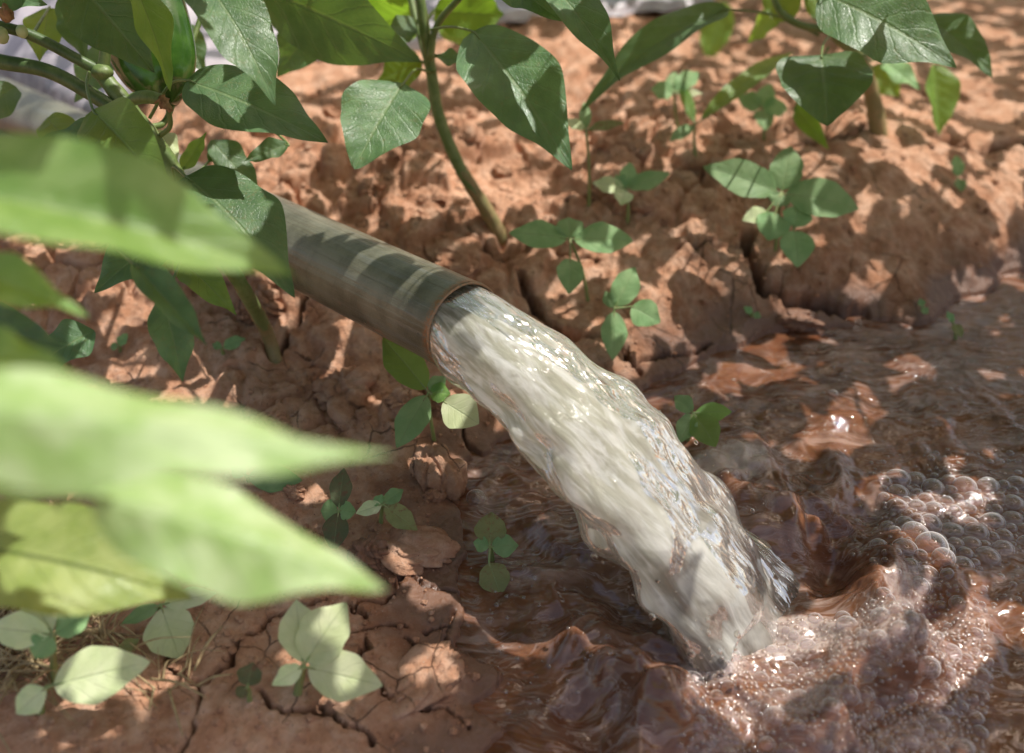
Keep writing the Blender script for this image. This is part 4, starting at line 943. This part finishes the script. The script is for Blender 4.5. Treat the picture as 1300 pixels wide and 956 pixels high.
order = list(np.argsort(-PA[:, 2])); nind = 280; first = None
Vs, Fs = [], []; D = dome(6, 10); nD = D.shape[0] * D.shape[1]; Dv = D.reshape(-1, 3)
for k, i in enumerate(order):
    x, y, r = placed[i]
    z = bz[i] - r * .22
    if k < nind:
        if first is None: o = link('bubble', me_b, M_BUB); first = o
        else: o = first.copy(); COL.objects.link(o)
        o.location = (x, y, z); q = rs.uniform(.92, 1.1); o.scale = (r * q, r / q, r * rs.uniform(.70, .92)); o.rotation_euler = (0, 0, rs.uniform(0, 6))
        px, py, _d = proj((x, y, z))
        lab = ('clear bubble in the raft of large bubbles at the right' if py < 760 else 'clear bubble in the pale froth below the jet')
        tag(o, lab, 'bubble', 'bubbles of the raft at the right' if py < 760 else 'bubbles of the froth below the jet')
    else:
        b = len(Vs); Vs += [(x + v[0] * r, y + v[1] * r, z + v[2] * r * .85) for v in Dv]
        na = D.shape[1]
        for a in range(D.shape[0] - 1):
            Fs += [(b + a * na + c, b + a * na + (c + 1) % na, b + (a + 1) * na + (c + 1) % na, b + (a + 1) * na + c) for c in range(na)]
tag(link('froth', mk('froth', Vs, Fs), M_FROTH), 'fine froth of tiny bubbles around the jet and the bubble raft', None, None, 'stuff')
for px, py, rp, lab in [(604, 632, 12, 'lone bubble ringed with foam in the shallow water left of the jet'), (934, 578, 9, 'lone bubble in the foam patch right of the jet'), (552 + 70, 788, 5, 'tiny lone bubble in the foam streak at the left shore'), (1058, 500, 6, 'small lone bubble in the scum upstream of the raft')]:
    p = PZ(px, py, .001); r = pxw(rp, proj(p)[2]); o = first.copy(); COL.objects.link(o); o.location = p; o.scale = (r, r, r * .8)
    for k in ('group',):
        if k in o: del o[k]
    tag(o, lab, 'bubble')

T = NT('clear_droplet'); M_DROP = T.end(T.n('BsdfGlass', {'Color': (1, .99, .96, 1), 'Roughness': 0.02, 'IOR': 1.33}).outputs[0])
Vs, Fs = [], []; Dd = dome(9, 12, math.pi).reshape(-1, 3)
for k in range(90):
    q = rs.uniform(.45, 1.0) if k % 3 else rs.uniform(.9, 1.05); c = jf(JL * q); t = nrm(jf(JL * q + .004) - c); a = nrm(np.cross(t, [0, 0, 1])); b = np.cross(a, t)
    sg = 1 if rs.random() < .7 else -1
    p = c + a * sg * PR * (1 + .95 * q ** .8) * rs.uniform(.95, 1.22) + b * rs.uniform(-.02, .05) * q
    if p[2] < .012: p[2] = rs.uniform(.012, .05)
    r = .0007 + .0022 * rs.random() ** 3; b0 = len(Vs); Vs += [p + v * r + t * (v @ t) * r * .5 for v in Dd]
    for i in range(8): Fs += [(b0 + i * 12 + j, b0 + i * 12 + (j + 1) % 12, b0 + (i + 1) * 12 + (j + 1) % 12, b0 + (i + 1) * 12 + j) for j in range(12)]
tag(link('water_spray', mk('water_spray', Vs, Fs), M_DROP), 'fine droplets flying off the edges of the jet', None, None, 'stuff')

# ------------------------------------------------------------------ crowns above the frame: the canopy that dapples the light
LIT = [  # pixel, radius px : sun flecks on the soil and water
    (375, 215, 60), (340, 190, 40), (600, 210, 50), (640, 240, 40), (690, 260, 34), (560, 240, 22), (330, 390, 34), (420, 470, 30), (520, 250, 26), (480, 160, 40), (600, 150, 40), (720, 120, 50),
    (880, 330, 26), (915, 345, 30), (1010, 408, 20), (965, 458, 26), (920, 490, 18), (1060, 552, 34), (1080, 540, 24), (1150, 470, 14), (1280, 800, 34), (1000, 812, 60), (1110, 790, 46), (930, 840, 40), (1190, 830, 40), (1060, 850, 40),
    (1160, 205, 26), (1195, 185, 22), (1230, 135, 18), (1270, 245, 18), (1240, 360, 14), (840, 380, 22), (800, 430, 16), (760, 330, 20), (690, 690, 26), (600, 600, 16), (545, 590, 16), (520, 690, 24), (545, 860, 26), (60, 640, 30),
    (100, 210, 60), (30, 260, 50), (200, 260, 40), (850, 60, 50), (720, 60, 60), (650, 60, 60), (1060, 160, 20), (1110, 175, 18)]
LIT += [(960, 815, 50), (1040, 805, 50), (1090, 815, 44), (900, 850, 40), (980, 850, 50), (1150, 790, 40), (1170, 640, 20)]
lit = []
for px, py, r in LIT:
    p = hit(px, py) if shore_sd(*[np.array([c]) for c in PZ(px, py)[:2]])[0] > 0 else PZ(px, py)
    lit.append((p, pxw(r * .62, proj(p)[2])))
for q, r in ((.14, .03), (.28, .05), (.42, .06), (.56, .06), (.70, .06), (.84, .05)):
    lit.append((jf(JL * q) + np.array([0, 0, .03]), r))
for px, py, d, r in [(100, 350, .52, .012), (70, 525, .4, .025), (260, 650, .48, .03), (370, 712, .48, .012), (40, 725, .69, .02), (150, 745, .69, .02),
                     (405, 795, .90, .008), (440, 860, .88, .010), (225, 800, .88, .006), (120, 850, .84, .012), (45, 785, .9, .006), (470, 175, 1.18, .035), (290, 275, 1.0, .02), (270, 150, 1.05, .022),
                     (385, 262, 1.205, .022), (410, 278, 1.19, .016), (460, 292, 1.145, .020), (500, 330, 1.09, .012), (540, 345, 1.055, .012), (30, 130, 1.9, .03), (300, 60, .98, .03), (205, 60, 1.1, .03), (1000, 200, 1.3, .02), (590, 530, 1.05, .03), (905, 548, 1.12, .03), (830, 400, 1.3, .02)]:
    lit.append((PD(px, py, d), r))
LP = np.array([p for p, r in lit]); LR = np.array([r for p, r in lit])
crowns = {id(o): (o, [], []) for o in (rM, rR, rL)}
tops = {id(rM): stM[-1], id(rR): stR[-1], id(rL): PD(128, -80, 1.06)}
cr = random.Random(31); got = 0
for k in range(16000):
    G = np.array([cr.uniform(-1.25, 1.35), cr.uniform(.36, 2.75), .04]) if k % 6 else np.array([cr.uniform(-.05, 1.0), cr.uniform(.42, 1.4), .02])
    if k % 5 == 1: G = np.array([cr.uniform(-.75, .08), cr.uniform(.36, .95), .03])
    if G[0] < -.35 and G[1] > 1.75 and cr.random() < .6: continue
    t = .3
    while proj(G + SUN * t)[1] > -105 and t < 3: t += .02
    c = G + SUN * (t + cr.uniform(0, .40))
    w = c - LP; dist = np.linalg.norm(w - np.outer(w @ SUN, SUN), axis=1)
    ln = cr.uniform(.05, .105)
    if (dist < LR + ln * .33).any(): continue
    got += 1
    if got > 3700: break
    key = min(tops, key=lambda q: np.linalg.norm((tops[q] - c)[:2]))
    az = cr.uniform(0, 6.283); dr = np.array([math.cos(az), math.sin(az), cr.uniform(-.6, .1)])
    crowns[key][1].append((c, nrm(dr), ln))
import sys; print('CANOPY', got, k, file=sys.stderr)
for key, (root, lv, _) in crowns.items():
    if not lv: continue
    org = np.array(root.location); Pv, Pf, Uv = [], [], []
    C = np.array([c for c, d, l in lv]); nb = max(4, len(lv) // 12)
    cen = C[[cr.randrange(len(C)) for _ in range(nb)]]
    for _ in range(6):
        a = np.argmin(((C[:, None] - cen[None]) ** 2).sum(-1), 1)
        cen = np.array([C[a == j].mean(0) if (a == j).any() else cen[j] for j in range(nb)])
    bv, bf = [], []; top = np.asarray(tops[key]); done = [top]
    for j in sorted(range(nb), key=lambda q: np.linalg.norm(cen[q] - top)):
        par = min(done, key=lambda q: np.linalg.norm(q - cen[j])); done.append(cen[j])
        e = [np.linalg.norm((w_ := par + (cen[j] - par) * t - LP) - np.outer(w_ @ SUN, SUN), axis=1) for t in (0, .2, .4, .6, .8, 1)]
        if (np.array(e) < LR + .004).any(): continue
        v, f = tube_geo([par, (par + cen[j]) / 2 + np.array([cr.uniform(-.03, .03), cr.uniform(-.03, .03), .03]), cen[j]], [.0036, .003, .0024], seg=6, n=5)
        o0 = len(bv); bv += v; bf += [tuple(o0 + i for i in q) for q in f]
    def clear(p, q):
        for t in (0, .25, .5, .75, 1):
            e = p + (q - p) * t - LP
            if (np.linalg.norm(e - np.outer(e @ SUN, SUN), axis=1) < LR + .004).any(): return False
        return True
    for k, (c, d, l) in enumerate(lv):
        B = c - d * l / 2; T = c + d * l / 2
        P, UV = leaf_geo(B, T, l * cr.uniform(.5, .62), np.array([cr.uniform(-.5, .5), cr.uniform(-.5, .3), 1]), arch=.05, fold=.2, seed=k, nu=9, nv=4)
        o0 = len(Pv); n, m = P.shape[:2]; Pv += list(P.reshape(-1, 3)); Uv += list(UV.reshape(-1, 2))
        Pf += [(o0 + i * m + jj, o0 + i * m + jj + 1, o0 + (i + 1) * m + jj + 1, o0 + (i + 1) * m + jj) for i in range(n - 1) for jj in range(m - 1)]
        j = a[k]
        if not clear(cen[j], B): continue
        v, f = tube_geo([cen[j], (cen[j] + B) / 2 + np.array([0, 0, .01]), B], [.0011, .0009, .0008], seg=5, n=3)
        o0 = len(bv); bv += v; bf += [tuple(o0 + i for i in q) for q in f]
    me = mk('crown', [p - org for p in Pv], Pf); set_uv(me, np.array(Uv)); o = link('crown', me, M_LEAF, root); o['kind'] = 'stuff'
    me = mk('crown_branches', [p - org for p in bv], bf); link('crown_branches', me, M_STEM, root)

# ------------------------------------------------------------------ light, world, camera
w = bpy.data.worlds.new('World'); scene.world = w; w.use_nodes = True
nt = w.node_tree; bg = nt.nodes['Background']
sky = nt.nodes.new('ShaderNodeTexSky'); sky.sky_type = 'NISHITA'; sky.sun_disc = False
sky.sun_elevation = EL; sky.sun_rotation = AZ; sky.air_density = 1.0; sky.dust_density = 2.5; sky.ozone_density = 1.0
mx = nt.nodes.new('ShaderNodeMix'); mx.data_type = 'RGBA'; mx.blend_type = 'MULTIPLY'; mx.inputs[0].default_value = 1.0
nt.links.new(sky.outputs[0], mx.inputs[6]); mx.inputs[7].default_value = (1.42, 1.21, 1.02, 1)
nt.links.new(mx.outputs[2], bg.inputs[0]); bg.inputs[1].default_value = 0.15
sl = bpy.data.lights.new('sun', 'SUN'); sl.energy = 5.0; sl.angle = R(0.5); sl.color = (1.0, 0.97, 0.90)
so = bpy.data.objects.new('sun', sl); COL.objects.link(so); so.location = tuple(SUN * 6)
so.rotation_euler = Vector(tuple(SUN)).to_track_quat('Z', 'Y').to_euler()

cam = bpy.data.cameras.new('camera'); co = bpy.data.objects.new('camera', cam); COL.objects.link(co)
co.location = tuple(CAM); co.rotation_euler = (math.pi / 2 - PITCH, 0, 0)
cam.sensor_width = 36.0; cam.sensor_fit = 'HORIZONTAL'; cam.lens = 36.0 * FPX / 1300.0
cam.shift_y = -(478.0 - CY) / 1300.0
cam.clip_start = 0.02; cam.clip_end = 200
cam.dof.use_dof = True; cam.dof.focus_distance = 1.06; cam.dof.aperture_fstop = 2.3; cam.dof.aperture_blades = 9
scene.camera = co
scene.view_settings.view_transform = 'Standard'; scene.view_settings.look = 'None'; scene.view_settings.exposure = 0; scene.view_settings.gamma = 1
cy = scene.cycles
cy.max_bounces = 12; cy.transparent_max_bounces = 16; cy.transmission_bounces = 10; cy.caustics_reflective = False; cy.caustics_refractive = False
cy.use_denoising = True
try: cy.denoiser = 'OPENIMAGEDENOISE'
except Exception: pass
cy.sample_clamp_indirect = 6.0
